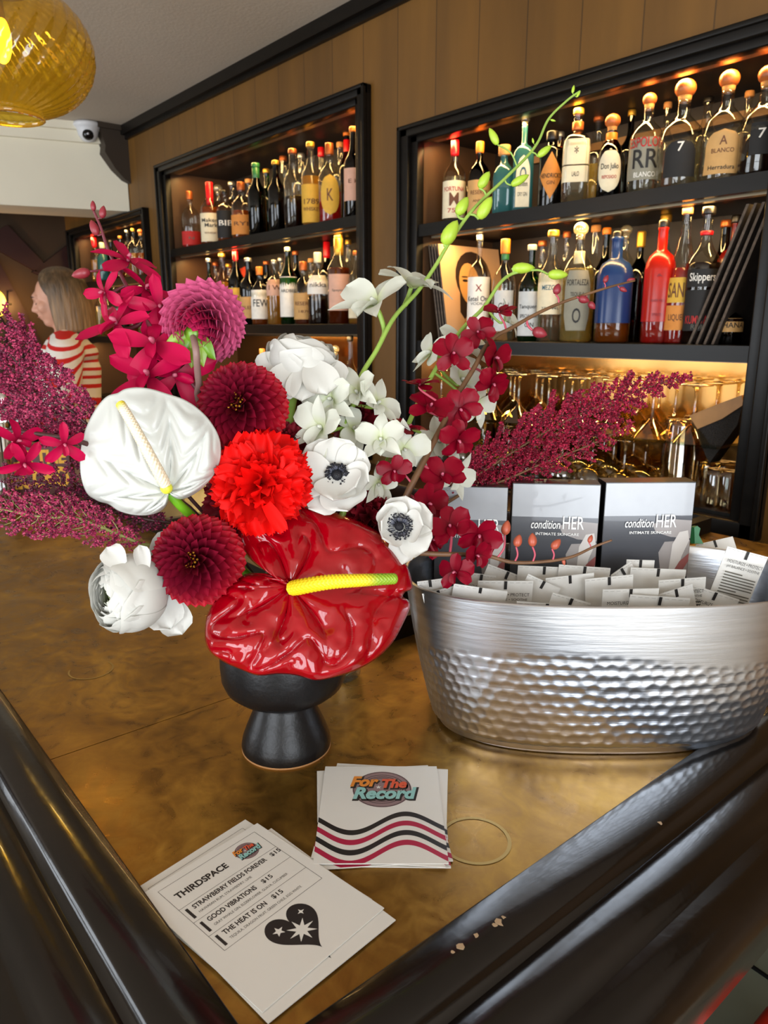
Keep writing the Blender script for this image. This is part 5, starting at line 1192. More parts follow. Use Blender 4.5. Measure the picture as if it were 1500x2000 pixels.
# tall white dendrobium rising to the upper right
spray('white_orchid_spray', 'white dendrobium orchid stem with lime buds, the tall one reaching to the top right',
 [(1133, 178, .80), (1108, 196, .80), (1072, 232, .80), (1052, 275, .795), (1030, 305, .79), (985, 350, .78), (925, 408, .77), (880, 470, .76), (850, 520, .755), (815, 570, .75), (770, 620, .74), (735, 685, .73), (705, 735, .72), (690, 790, .71), (672, 835, .70)], .0011, .0026, GRN2,
 [(733, 598, .735, .085, (-.35, .55, .75), -10, (742, 660, .73)), (803, 562, .755, .080, (.25, .75, .35), 15, (790, 600, .75)), (700, 770, .70, .056, (-.1, .6, .7), 20, None), (735, 790, .70, .056, (.5, .35, .7), -35, None), (648, 782, .69, .058, (-.3, .35, .9), 10, None), (628, 838, .68, .062, (-.5, .2, .9), -20, None), (745, 862, .68, .055, (.1, .15, 1), 5, None), (690, 838, .70, .045, (.3, .1, .9), 60, None)],
 [(972, 283, .78, .020, .0042, (-.45, .9, 0)), (1050, 306, .79, .019, .0040, (.75, .6, 0)), (998, 362, .78, .022, .0044, (.85, .5, 0)), (936, 368, .775, .020, .0052, (.5, .8, .1)), (935, 428, .765, .026, .0064, (.5, .85, .1)), (893, 420, .77, .022, .0060, (.5, .85, 0)), (866, 478, .758, .028, .0078, (.5, .85, .1)), (1118, 182, .80, .009, .0017, (.2, 1, 0)), (1075, 234, .80, .006, .0012, (.8, -.2, 0)), (1042, 280, .795, .006, .0012, (-.2, 1, 0)), (1126, 190, .80, .008, .0014, (.5, .8, 0))],
 WH, 'den', LG, GRN2, WH, WH, gw, todown=[(660, 900, .70)], ndx=.02, ndy=.02)
spray('white_orchid_spray', 'shorter white dendrobium orchid stem with two lime buds near the rum bottles',
 [(1035, 528, .80), (1000, 535, .80), (975, 555, .795), (945, 600, .79), (905, 640, .785), (870, 690, .775), (840, 740, .765), (815, 790, .75), (790, 850, .74)], .0016, .0026, GRN2,
 [(842, 690, .765, .052, (-.7, .3, .5), -40, None), (905, 672, .79, .062, (.2, .5, .9), 0, None), (985, 625, .80, .045, (.7, .4, .4), -40, None), (900, 745, .78, .060, (.4, .2, .9), 30, None), (930, 790, .78, .050, (.5, -.2, .9), 0, None), (860, 865, .75, .058, (.1, .1, 1), 10, None), (885, 925, .75, .052, (.6, -.2, .8), -20, None), (790, 880, .70, .055, (.3, .1, .9), 15, None), (738, 945, .69, .040, (0, -.3, .9), 0, None)],
 [(1000, 524, .80, .025, .0060, (1, .02, 0)), (1070, 536, .80, .022, .0056, (1, -.02, 0))], WH, 'den', LG, GRN2, WH, WH, gw, todown=[(760, 950, .72), (700, 1030, .71)], ndx=.035, ndy=.02)
# crimson mokara at upper left
def ml(px, py, s, ax=(0, 0, 1), roll=0, d=.685, at=None): return (px, py, d, s, ax, roll, at)
spray('crimson_orchid_spray', 'bright crimson orchid spray rising at the upper left with dark buds at its tip',
 [(183, 412, .70), (197, 445, .70), (212, 490, .70), (235, 535, .70), (262, 585, .695), (295, 640, .69), (335, 690, .685), (370, 740, .68), (395, 775, .68)], .0012, .0030, mat('maroon_stem', '6a2a34', .45),
 [ml(250, 510, .066, (.1, .85, .4), 0, .70), ml(205, 572, .050, (-.5, .1, .7), 20, .69), ml(285, 565, .055, (.5, .4, .6), 30, .705), ml(228, 632, .072, (-.3, .2, .9), -18, .68), ml(312, 600, .060, (.3, .1, .9), 10, .695), ml(302, 672, .082, (-.1, .2, 1), 12, .67), ml(290, 735, .078, (-.2, .1, 1), -5, .67), ml(345, 735, .070, (.2, -.3, .9), 70, .675), ml(262, 600, .055, (0, .1, 1), 60, .70), ml(355, 690, .055, (.4, .1, .8), -30, .69)],
 [(183, 412, .70, .010, .0026, (-.1, 1, 0)), (199, 426, .70, .012, .0034, (.15, 1, 0)), (190, 460, .70, .016, .0042, (-.4, 1, 0)), (176, 530, .695, .018, .0050, (-1, -.25, 0))],
 MAG, 'mok', CRB, MC['maroon_stem'], MAG, PKL, dkv, todown=[(440, 860, .69), (490, 1000, .70)], ndx=-.02, ndy=.03)
# crimson spray crossing at the right
spray('crimson_orchid_spray', 'dark red orchid spray arching to the right in front of the blue bottle',
 [(1240, 548, .80), (1200, 558, .79), (1160, 570, .785), (1100, 590, .78), (1050, 612, .77), (1000, 640, .76), (958, 665, .75), (925, 720, .74), (892, 775, .73), (862, 835, .72), (838, 880, .71), (805, 945, .70), (785, 985, .70)], .0010, .0034, BST,
 [ml(975, 610, 0.0368, (.2, .7, .5), 10, .755), ml(885, 692, 0.0464, (-.1, .25, 1), 0, .73), ml(965, 700, 0.0496, (.6, .1, .8), 20, .745), ml(962, 750, 0.0440, (.7, 0, .7), -20, .745), ml(820, 752, 0.0400, (-.2, .8, .4), 0, .71), ml(800, 838, 0.0416, (-.1, .8, .5), 10, .70), ml(900, 800, 0.0480, (.6, .0, .8), 40, .72), ml(840, 795, 0.0480, (.0, .1, 1), -30, .715), ml(895, 860, 0.0464, (.5, -.1, .8), 10, .715), ml(770, 920, 0.0360, (0, 0, 1), 0, .68), ml(865, 930, 0.0496, (.3, -.1, .9), 30, .71), ml(835, 985, 0.0480, (.2, -.2, 1), 0, .70), ml(935, 650, 0.0400, (-.3, .4, .8), 40, .75)],
 [(1085, 575, .775, .012, .0042, (.3, 1, 0)), (1130, 582, .78, .012, .0042, (1, -.3, 0)), (1040, 645, .765, .016, .0058, (1, -.4, .2)), (1180, 552, .785, .009, .0028, (.5, 1, 0)), (1225, 548, .80, .009, .0022, (1, .2, 0)), (1210, 562, .79, .009, .0026, (1, -.5, 0)), (1150, 590, .785, .010, .0036, (.8, -.9, 0))],
 DMG, 'phal', CRB, PK, DMG, PKL, dkv, todown=[(740, 1050, .70)], ndx=.03, ndy=0)
spray('crimson_orchid_spray', 'low dark red orchid spray reaching right in front of the grey boxes',
 [(1195, 1055, .70), (1160, 1068, .70), (1115, 1088, .695), (1060, 1097, .69), (1000, 1098, .685), (950, 1085, .68), (900, 1083, .675), (850, 1082, .67), (815, 1080, .67)], .0010, .0026, BST,
 [ml(880, 1030, 0.0464, (-.2, .3, 1), 20, .675), ml(935, 1045, 0.0464, (.2, .1, 1), -20, .675), ml(890, 1118, 0.0400, (-.1, -.6, .7), 0, .67), ml(930, 1085, 0.0368, (.2, -.4, .9), 0, .67), ml(845, 1055, 0.0400, (0, 0, 1), 40, .685)],
 [(985, 1045, .68, .014, .0044, (.25, 1, 0)), (1008, 1068, .685, .012, .0042, (.3, 1, 0)), (1040, 1068, .685, .013, .0042, (0, 1, 0)), (1078, 1072, .69, .012, .0040, (.7, .8, 0)), (1150, 1060, .70, .008, .0024, (.4, 1, 0)), (1100, 1092, .695, .006, .0018, (.2, -1, 0))],
 DMG, 'phal', mat('rusty_bud', 'b0543c', .4), PK, DMG, PKL, dkv, todown=[(760, 1080, .68)], ndx=.05, ndy=-.01)
spray('crimson_orchid_spray', 'crimson orchid spray at the left edge in front of the lettered box',
 [(-20, 843, .60), (30, 842, .60), (90, 850, .605), (140, 858, .61), (200, 880, .63), (280, 930, .66)], .0016, .0026, DST,
 [ml(34, 862, .042, (.8, .2, .5), 70, .59), ml(125, 868, .038, (.6, -.2, .7), 10, .60), ml(48, 905, .042, (.7, -.3, .5), 40, .595)], [],
 MAG, 'mok', CRB, mat('pink_pedicel', 'd04a70', .4), MAG, PKL, dkv, todown=[(400, 1030, .68)], ndx=-.04, ndy=.01)
# small dark red blooms deep in the bunch
for i, (px, py, d, s_, lb) in enumerate([(700, 815, .735, .030, 'dark red carnation half hidden behind the white orchids'), (570, 870, .70, .024, 'deep maroon bloom between the scarlet carnation and the large anemone'), (720, 1010, .71, .030, 'dark red bloom behind the two anemones'), (480, 985, .695, .040, 'deep red bloom hidden under the scarlet carnation')]):
    c = P(px, py, d); t = thing('carnation', lb, 'carnation', c); b = MB(); T = fz(c, cdir(0, 0, 1)); mm = mat('deep_red_petal', '7a0a1c', .55, vcol=True)
    for k in range(30):
        kk = (k+.5)/30; dd_ = sph(.2+1.5*kk, k*2.4); petal(b, T @ pm((0, 0, 0), dd_, (V((0, 0, 1))+sph(PI/2, k*2.4)*-.6)), s_, s_*.7, mm, rv(.5), .2, .2, 'fan', 10, 5, .15, 3, ser=.03)
    b.build('petals', t); b = MB(); stem_to(b, [c-cdir(0, 0, 1)*.01], .0025, .0025, GRN, 8, rv(.02), rv(.02)); b.build('stem', t)
# ---------------------------------------------------------------- astilbe plumes
AM = [mat('astilbe_wine', '96204a', .6), mat('astilbe_rose', 'b43a5e', .6), mat('astilbe_plum', '5e1030', .6)]; AM2 = [mat('astilbe_ruby', '90082e', .6), mat('astilbe_ruby_light', 'b41e44', .6), mat('astilbe_ruby_dark', '5c0620', .6)]
def plume(label, axis, env, n_br, dens, sizes, mats, stemm, down, ndx, ndy, seed, flat=.5, stemr=.0018):
    rnd = random.Random(seed); pts = crom([P(*q) for q in axis], 10); N = len(pts); t = thing('astilbe_plume', label, 'astilbe', pts[0]); b = MB()
    full = pts+crom([pts[-1]]+[P(*q) for q in down]+[VC+V((ndx, ndy, .125)), VC+V((ndx*.4, ndy*.4, .075))], 5)[1:]
    b.tube(full, [lerp(.0006, stemr, min(1, i/(N))) for i in range(len(full))], stemm, 7)
    fl = MB()
    def floret(p):
        s_ = rnd.uniform(*sizes)
        for k in range(3):
            d = V((rnd.gauss(0, 1), rnd.gauss(0, 1), rnd.gauss(0, 1))).normalized(); e = d.orthogonal().normalized()*s_*.38; g = d.cross(e)
            tp = p+d*s_; md_ = p+d*s_*.5
            fl.add([p, md_+e, tp, md_-e, md_+g*.9], [(0, 1, 4), (1, 2, 4), (2, 3, 4), (3, 0, 4)], mats[0 if rnd.random() < .55 else (1 if rnd.random() < .5 else 2)], None, False)
    for i in range(n_br):
        k = (i+.6)/n_br; ip = k**.85*(N-1); a = pts[int(ip)]; nx = pts[min(N-1, int(ip)+1)]; back = (pts[max(0, int(ip)-1)]-nx); back = back.normalized() if back.length > 0 else U3
        w_ = env(k); ang = rnd.choice((-1, 1)) if False else (1 if i % 2 else -1)
        side = (U3*ang+F3*rnd.uniform(-flat, flat)+R3*rnd.uniform(-.2, .2)); side = (side-back*side.dot(back)).normalized()
        L = w_*rnd.uniform(.7, 1.15); dv = (side*.80+back*.75).normalized(); q = [a+dv*L*s+back*L*.18*s*s+V((rnd.gauss(0, 1), rnd.gauss(0, 1), rnd.gauss(0, 1)))*L*.03 for s in [j/6 for j in range(7)]]
        b.tube(q, [.0006*(1-.6*j/6) for j in range(7)], stemm, 4)
        for j in range(int(dens*L*1000)):
            s = rnd.random()**.8; jj = s*6; p = q[min(5, int(jj))].lerp(q[min(6, int(jj)+1)], jj-int(jj)); r = .0075*(1.15-s)*rnd.random()
            floret(p+V((rnd.gauss(0, 1), rnd.gauss(0, 1), rnd.gauss(0, 1))).normalized()*r)
    for i in range(int(60*dens)): floret(pts[int(rnd.random()*N*.5)]+V((rnd.gauss(0, 1), rnd.gauss(0, 1), rnd.gauss(0, 1)))*.0015)
    b.build('stem', t); o = fl.build('florets', t); o['kind'] = 'stuff'; return t
plume('large wine-red astilbe plume filling the upper left edge', [(-60, 640, .62), (0, 675, .62), (60, 735, .625), (130, 795, .63), (190, 845, .64), (240, 880, .65)], lambda k: .012+.034*max(0, math.sin(min(1, k*1.15)*PI))**.7, 46, 1.5, (.0022, .004), AM, DST, [(360, 960, .68)], -.04, .02, 3)
plume('second wine-red astilbe plume below the first, left of the white anthurium', [(-70, 720, .63), (10, 760, .63), (90, 810, .635), (160, 870, .645), (240, 930, .66)], lambda k: .010+.026*max(0, math.sin(min(1, k*1.1)*PI))**.7, 36, 1.4, (.0022, .004), AM, DST, [(370, 990, .69)], -.045, .02, 5)
plume('low astilbe plume drooping over the brass at the left', [(-40, 985, .60), (30, 1000, .60), (90, 1010, .605), (150, 1012, .61), (210, 1035, .625), (275, 1062, .64)], lambda k: .008+.022*max(0, math.sin(min(1, k*.95)*PI))**.8, 40, 1.35, (.0020, .0036), AM, mat('olive_stem', '8a8a4c', .5), [(380, 1090, .68)], -.05, 0, 7)
plume('dark astilbe plume tucked behind the lower edge of the white anthurium', [(20, 930, .65), (110, 950, .65), (190, 975, .655), (270, 1010, .66), (330, 1020, .67)], lambda k: .010+.020*max(0, math.sin(min(1, k)*PI))**.8, 34, 1.2, (.0020, .0036), [AM[2], AM[0], AM[2]], DST, [(400, 1060, .69)], -.045, .015, 9)
plume('ruby astilbe plume reaching right over the grey boxes', [(1345, 735, .86), (1270, 755, .85), (1190, 785, .84), (1110, 820, .83), (1030, 865, .82), (960, 910, .81), (900, 950, .80), (858, 975, .79)], lambda k: .004+.044*max(0, math.sin(min(1, k*.95)*PI))**1.05, 70, 2.4, (.0022, .0042), AM2, BST, [(790, 1040, .75)], .05, .02, 13)
plume('small ruby astilbe sprig hanging in front of the left grey box', [(1235, 830, .83), (1150, 870, .82), (1060, 905, .81), (980, 940, .80), (900, 965, .79)], lambda k: .004+.022*math.sin(min(1, k)*PI), 34, 1.5, (.0020, .0038), AM2, BST, [(800, 1040, .75)], .05, .01, 17)
# sage stems and a few leaves seen between the blooms
# ================================================================ ALUMINIUM TUB
def ab(a, b_, z): return V((R3.x*a+F2.x*b_, R3.y*a+F2.y*b_, z))
TCa, TCb = .220, .719; TH_ = .160; YW = 0.0
def tubxy(a, s):   # superellipse footprint, s: 0 base .. 1 rim
    sa, sb = lerp(.166, .199, s**.9), lerp(.083, .104, s**.9); p = 2.6
    c, n_ = math.cos(a), math.sin(a); r = (abs(c)**p+abs(n_)**p)**(-1/p)
    x, y = sa*r*c, sb*r*n_; return x*math.cos(YW)-y*math.sin(YW), x*math.sin(YW)+y*math.cos(YW)
ALU = mat('brushed_aluminium', 'e2e8f2', .30, 1, noise_amt=.10, noise_scale=14, stretch=(.5, .5, 9), bump=.05, bump_scale=30)
c0 = ab(TCa, TCb, CT+.0005); t = thing('metal_tub', 'oval hammered aluminium tub full of sample sachets', 'tub', c0)
NA, NV = 720, 120
def rowsh(): 
    return 0
dent = []
rnd = random.Random(4)
def dentf(u, v):   # hammered dimples: staggered lattice on the lower two thirds
    per = 90.0; x = u*per; y = v*15.0; best = 0
    j0 = int(math.floor(y)); 
    for j in (j0, j0+1):
        off = .5*(j % 2)
        i0 = int(math.floor(x-off))
        for i in (i0, i0+1):
            h_ = math.sin(i*12.9898+j*78.233)*43758.5453; h1 = h_-math.floor(h_); h2 = (h1*7919) % 1
            cx = i+off+(h1-.5)*.34; cy = j+(h2-.5)*.34; d = math.hypot((x-cx)*1.0, (y-cy)*1.05)/(.50+.08*h1)
            if d < 1: best = max(best, (1-d*d))
    # upper edge of the hammered zone wanders
    lim = .66+.05*math.sin(u*2*PI*3+1)
    return best*(1-sstep(lim-.04, lim+.02, v))
def outer(u, v):
    a = 2*PI*u; s_ = v; x, y = tubxy(a, s_)
    z = TH_*v; k = 1-(1-sstep(0, .09, v))*.10
    d = .0009*dentf(u, v); r = math.hypot(x, y); x *= k*(1-d/r); y *= k*(1-d/r)
    bul = 1+.012*math.sin(PI*v); return ab(TCa+x*bul, TCb+y*bul, CT+.0008+z)
b = MB(); b.surf(outer, NA, NV, ALU, None, None, True)
b.surf(lambda u, v: (lambda q: ab(TCa+q[0]*lerp(1, .982, min(1, v*3)), TCb+q[1]*lerp(1, .970, min(1, v*3)), CT+.0008+TH_+.0012*math.sin(PI*min(1, v*3))-max(0, v-.333)*1.5*(TH_-.004)))(tubxy(2*PI*u, max(0.0, 1-max(0, v-.333)*1.5))), 140, 24, ALU, None, None, True)
b.build('shell', t)
b = MB(); fl = [ab(TCa+q[0]*.93, TCb+q[1]*.93, CT+.0010) for q in [tubxy(2*PI*i/80, 0) for i in range(80)]]
b.add(fl+[p+V((0, 0, .002)) for p in fl], [list(range(80))[::-1], [80+i for i in range(80)]]+[(i, (i+1) % 80, 80+(i+1) % 80, 80+i) for i in range(80)], ALU, None, False); b.build('floor_plate', t)
b = MB()
for (x0, y0, x1, y1, w_) in [(1285, 1245, 1415, 1228, .0006), (1418, 1224, 1440, 1213, .0010), (1430, 1235, 1446, 1222, .0008)]: pass
FL = CT+.0035
# ---------------------------------------------------------------- grey product boxes
DG = mat('box_dark_grey_print', '4c4e54', .25, coat=.3); LGY = mat('box_light_grey_print', 'a8abb0', .25, coat=.3, noise_amt=.05, noise_scale=30); BKB = mat('box_black_card', '131417', .3, coat=.3); SKN = mat('box_fabric_print', 'a09a98', .3, coat=.3); SKW = mat('box_white_cloth_print', 'd4cfca', .3, coat=.3); SKP = mat('box_pink_print', '9a5a58', .3, coat=.3)
WHT = mat('white_print', 'f2f2f0', .4)
def pbox(xl, xr, yt, d, yaw, label):
    a = P(xl, yt, d); c = P(xr, yt, d); W = (c-a).length; m_ = (a+c)/2; zt = m_.z; H = zt-FL
    fx = (R3*math.cos(yaw)+F2*math.sin(yaw)); fn = V((fx.y, -fx.x, 0)); 
    if fn.dot(CAM-m_) < 0: fn = -fn
    Mf = Matrix(((fx.x, 0, fn.x, m_.x), (fx.y, 0, fn.y, m_.y), (0, 1, 0, zt), (0, 0, 0, 1)))
    t = thing('product_box', label, 'box', (m_.x, m_.y, FL), 0, 'skincare boxes in the tub'); D = .026
    b = MB(); b.box((0, -H/2, -D/2), (W, H, D), BKB, Mf); b.build('carton', t)
    Mf = Mf @ Matrix.Diagonal((.91, .91, 1, 1)); W /= .91; H /= .91
    e = .0003; b = MB(); hv = -.040
    def q(pts, m, z): b.poly(pts, m, Mf, z)
    w2 = W/2-.0006
    q([(-w2, hv), (w2, hv), (w2, -.001), (-w2, -.001)], LGY, e)
    q([(-w2, -H+.002), (w2, -H+.002), (w2, hv), (-w2, hv)], DG, e)
    q([(w2*.10, hv-.010), (w2*.5, hv-.004), (w2, hv-.006), (w2, hv-.028), (w2*.55, hv-.026), (w2*.2, hv-.020)], SKN, e*2)
    q([(w2*.35, hv-.060), (w2*.30, hv-.045), (w2*.42, hv-.032), (w2, hv-.030), (w2, hv-.075), (w2*.4, hv-.078)], SKN, e*2)
    q([(w2*.56, hv-.075), (w2*.60, hv-.035), (w2*.74, hv-.020), (w2*.93, hv-.018), (w2*.98, hv-.030), (w2*.84, hv-.050), (w2*.74, hv-.078)], SKW, e*3)
    q([(w2*.70, hv-.066), (w2*.80, hv-.056), (w2, hv-.046), (w2, hv-.056), (w2*.88, hv-.068), (w2*.72, hv-.072)], SKP, e*4)
    b.build('front_print', t)
    b = MB(); b.text('condition', WHT, Mf @ Matrix.Translation(V((-.0105, hv-.0085, e*6))), .034, .0105, .012, .25); b.text('HER', WHT, Mf @ Matrix.Translation(V((.0215, hv-.0060, e*6))), .0245, .0155, .006)
    b.text('INTIMATE SKINCARE', WHT, Mf @ Matrix.Translation(V((.0035, hv-.0200, e*6))), .050, .0034, .01); b.build('lettering', t); return t
pbox(1183, 1361, 942, .785, math.radians(2), 'grey skincare box at the right of the three in the tub')
pbox(1003, 1172, 945, .785, math.radians(-6), 'grey skincare box in the middle of the three in the tub')
pbox(850, 992, 950, .785, math.radians(-6), 'grey skincare box at the left, half covered by red orchids')
# ---------------------------------------------------------------- sachets
SA = mat('white_sachet_foil', 'dcdad4', .35, noise_amt=.03, noise_scale=90, bump=.12, bump_scale=45); SI = INK['black']
def sachet(i, x0, y0, x1, y1, d, txt, label, lean=0, Lmax=.15, full=False, dd=0):
    a = P(x0, y0, d); c = P(x1, y1, d+dd); W = (c-a).length; fx = (c-a).normalized(); m_ = (a+c)/2
    dn = V((0, 0, -1))+V((F2.x, F2.y, 0))*lean; dn = (dn-fx*dn.dot(fx)).normalized(); fn = fx.cross(-dn).normalized()
    if fn.dot(CAM-m_) < 0: fn = -fn
    up = -dn; H = min(Lmax, (m_.z-W/2*abs(fx.z)-FL-.002)/max(.3, -dn.z))
    Mf = Matrix(((fx.x, up.x, fn.x, m_.x), (fx.y, up.y, fn.y, m_.y), (fx.z, up.z, fn.z, m_.z), (0, 0, 0, 1)))
    t = thing('sachet', label, 'sachet', m_+dn*H, 0, 'white sample sachets in the tub'); b = MB()
    rn = random.Random(i); ph = rn.random()*6
    def body(s_):
        def fn_(u, v):
            x = (u-.5)*W; y = -v*H; e = 4*u*(1-u); k = min(1, max(0, (v-.05)/.15))*min(1, (1-v)/.1)
            return V((x, y, s_*(.0004+.0028*e**.6*k)+.0006*math.sin(x*160+ph)*k+.0012*math.sin(v*5+ph)*u))
        return fn_
    b.surf(body(1), 8, 12, SA, Mf); b.surf(body(-1), 8, 12, SA, Mf); b.build('pouch', t)
    b = MB(); zf = .0046
    b.box((0, -.004, .0016), (.0028, .0085, .0003), SI, Mf)
    for k in range(9): b.box((-W/2+W*(k+.5)/9, -.0016, .0010), (W*.07, .0004, .0002), mat('crimp_grey', 'b8b6b0', .6), Mf)
    if txt:
        b.text('MOISTURIZE • PROTECT', INK['black'], Mf @ Matrix.Translation(V((0, -.0125, zf))), W*.86, .0034, 0); b.text('pH BALANCE • SOOTHE', INK['black'], Mf @ Matrix.Translation(V((0, -.0180, zf))), W*.80, .0034, 0)
        if full:
            for k in range(18): w_ = W*.78*(1 if k % 6 else .55); b.box((-(W*.78-w_)/2, -.024-k*.0030, zf), (w_, .0011, .0002), INK['grey'], Mf)
        else:
            for k in range(6): b.box((0, -.024-k*.0030, zf), (W*.76, .0010, .0002), INK['grey'], Mf)
    b.build('print', t); return t
Zs = lambda x, y: (780+x*.48, 920+y*.48)
SL = [  # x0,y0,x1,y1 in tub-crop units, depth, printed, description
 (362, 378, 525, 440, .835, 0, 'blank tilted sachet under the left grey box'), (483, 384, 697, 392, .83, 0, 'blank sachet standing below the middle box logo'), (650, 380, 860, 396, .825, 1, 'printed sachet below the right end of the middle box'),
 (925, 360, 1037, 362, .835, 0, 'small blank sachet touching the right box'), (942, 392, 1165, 400, .82, 0, 'blank sachet below the right box'), (860, 424, 942, 368, .825, 0, 'narrow sachet turned sideways between middle and right boxes'),
 (275, 412, 395, 428, .815, 1, 'printed sachet behind the hanging red orchid petal'), (595, 436, 790, 412, .80, 0, 'blank sachet in the middle, left of centre'), (525, 418, 655, 476, .795, 0, 'blank steeply tilted sachet left of centre'),
 (755, 440, 950, 420, .79, 0, 'blank sachet right of centre with a raised right corner'), (320, 446, 545, 448, .785, 1, 'printed sachet reading across at the left of centre'), (72, 450, 175, 436, .775, 1, 'printed sachet at the far left under the orchids'),
 (1055, 445, 1247, 430, .79, 1, 'printed sachet right of centre below the right box'), (828, 482, 1055, 475, .765, 1, 'printed sachet at the front right of centre'), (1055, 502, 1190, 457, .775, 0, 'blank sachet rising to the right near the front right'),
 (1192, 462, 1385, 524, .79, 1, 'printed sachet sloping down to the right beside the upright one'), (222, 458, 440, 488, .76, 0, 'large blank sachet at the front left'), (92, 500, 220, 468, .75, 0, 'blank sachet in the front left corner rising to the right'),
 (478, 530, 725, 546, .735, 0, 'blank sachet lying lowest at the front centre'), (940, 502, 1185, 520, .755, 0, 'blank sachet low at the front, right of centre'), (625, 494, 780, 540, .765, 0, 'blank sachet sloping down at the front centre'), (540, 452, 552, 505, .775, 0, 'sachet seen edge-on left of centre')]
for i, (a, b_, c, d_, dp, tx, lb) in enumerate(SL):
    if abs(c-a) < 20: continue
    Lm = .055 if a < 260 else .15; x0, y0 = Zs(a, b_); x1, y1 = Zs(c, d_); dp = .672+(dp-.735)*.95; am = ((x0+x1)/2-750)/FPX*dp; bf = TCb-.104*max(0, 1-min(1, abs(am-TCa)/.199)**2.6)**.385+.014; dp = max(dp, bf*CP+.0574); bt_ = (dp-.0574)/CP; sachet(i, x0, y0, x1, y1, dp, tx, lb, lean=(.719-bt_)*1.9+.02*((i*37) % 10)/10, Lmax=Lm)
# upright printed one at the right, and two behind the far rim
sachet(50, 1421, 1067, 1500, 1088, .735, 1, 'tall upright sachet printed with small text at the right end of the tub', lean=-.0, Lmax=.16, full=True)
sachet(51, 1358, 1064, 1430, 1048, .865, 0, 'pale sachet leaning out behind the far rim of the tub', lean=-.5)
# green foil scrap beside the right box
b = MB(); GF = mat('green_foil_scrap', '2f8a55', .4); pts = [(1357, 1062), (1356, 1030), (1362, 1027), (1368, 1032), (1365, 1045), (1374, 1062)]
q = [P(x, y, .86) for x, y in pts]; vs = q+[p+F3*.012 for p in q]; n = len(q)
b.add(vs, [list(range(n)), [n+i for i in range(n)][::-1]]+[(i, (i+1) % n, n+(i+1) % n, n+i) for i in range(n)], GF, None, False); 
o = b.build('green_wrapper', origin=q[0]); tag(o, 'scrap of green wrapper sticking up beside the right grey box', 'wrapper')

# ================================================================ CARDS
PAPER = mat('white_card', 'dcdad4', .6, noise_amt=.015); KB = mat('card_black_ink', '1c1a1c', .5); KR = mat('card_crimson_ink', 'a81840', .5); KO = mat('logo_orange', 'e08a34', .5); KO2 = mat('logo_coral', 'd8583a', .5); KT = mat('logo_aqua', '8fc4c0', .5); KV = mat('logo_vinyl', '8c7476', .5); KV2 = mat('logo_vinyl_dark', '4c3a3e', .5)
def logo(b, M, s, rot=0):
    """round record with layered retro lettering; s = record radius"""
    M = M @ Matrix.Rotation(rot, 4, 'Z'); el = lambda r, n=48: [(r*math.cos(2*PI*i/n), r*math.sin(2*PI*i/n)) for i in range(n)]
    def rg(r0, r1, m, z): b.band([(r1*math.cos(2*PI*i/48), r1*math.sin(2*PI*i/48)) for i in range(49)], [(r0*math.cos(2*PI*i/48), r0*math.sin(2*PI*i/48)) for i in range(49)], m, M, z)
    b.poly(el(s), KV, M, .00004)
    for k in (.97, .80, .70, .62): rg(s*k-s*.02, s*k+s*.012, KV2, .00008)
    def tx(w_, x, y, wd, h, m, sh=.25):
        for dx, dy, mm, z, bo in ((.03, -.05, KB, .00012, .10), (0, 0, m, .00018, .045)):
            b.text(w_, mm, M @ Matrix.Translation(V((s*(x+dx), s*(y+dy), z))), s*wd*(1.05 if mm is KB else 1), s*h*(1.15 if mm is KB else 1), bo, sh)
    tx('Record', .10, -.24, 2.15, .66, KT); tx('For', -.60, .42, .98, .60, KO); tx('The', .42, .30, .86, .52, KO2)
    b.poly([(s*.10*math.cos(PI/2+2*PI*i/10)*(1 if i % 2 == 0 else .42)-s*.12, s*.10*math.sin(PI/2+2*PI*i/10)*(1 if i % 2 == 0 else .42)+s*.08) for i in range(10)], PAPER, M, .0003)
def coaster(M, label, i):
    W, H = .104, .130; t = thing('coaster_card', label, 'card', M.to_translation(), 0, 'stacked postcards beside the vase')
    b = MB(); b.box((0, 0, -.0003), (W, H, .0006), PAPER, M); b.build('card', t)
    b = MB(); N = 60
    def wave(off, th, m):
        tp, bt = [], []
        for k in range(N+1):
            x = -W/2+W*k/N; u = k/N
            y = -.014-off+.012*math.sin((u-.485)*2*PI/.86)
            ya = max(-H/2+.0005, y); yb = max(-H/2+.0005, y-th); tp.append((x, ya)); bt.append((x, yb))
        b.band(tp, bt, m, M, .00005)
    wave(0, .0062, KB); wave(.0119, .0062, KR); wave(.0238, .0062, KB); wave(.0357, .0062, KR)
    logo(b, M @ Matrix.Translation(V((.001, .030, 0))) @ Matrix.Diagonal((1, 1.0, 1, 1)), .0262); b.build('print', t)
def card_frame(pxs, z, tw=0):
    """frame lying on the counter: origin at centre, x along the bottom edge"""
    q = [atz(a, c, z) for a, c in pxs]; c = sum(q, V())/4; x = ((q[1]-q[0])+(q[2]-q[3])).normalized(); x = (Matrix.Rotation(tw, 3, 'Z') @ x); y = V((-x.y, x.x, 0))
    return Matrix(((x.x, y.x, 0, c.x), (x.y, y.y, 0, c.y), (0, 0, 1, z), (0, 0, 0, 1)))
cq = [(606, 1690), (868, 1692), (858, 1493), (641, 1495)]
for i, (tw, dx, dy, lb) in enumerate([(-.02, .003, -.004, 'postcard with wavy stripes, bottom of the small stack by the vase'), (.09, -.002, -.002, 'postcard with wavy stripes, second from the bottom of the small stack'), (-.10, .004, .001, 'postcard with wavy stripes, second from the top of the small stack'), (0, 0, 0, 'top postcard of the small stack with a record logo and wavy black and crimson stripes')]):
    M = card_frame(cq, CT+.0008+.0009*i, tw) @ Matrix.Translation(V((dx, dy, 0))); coaster(M, lb, i)
mq = [(500, 1981), (738, 1785), (510, 1602), (285, 1745)]   # bottom edge first: bottom-left, bottom-right, top-right, top-left
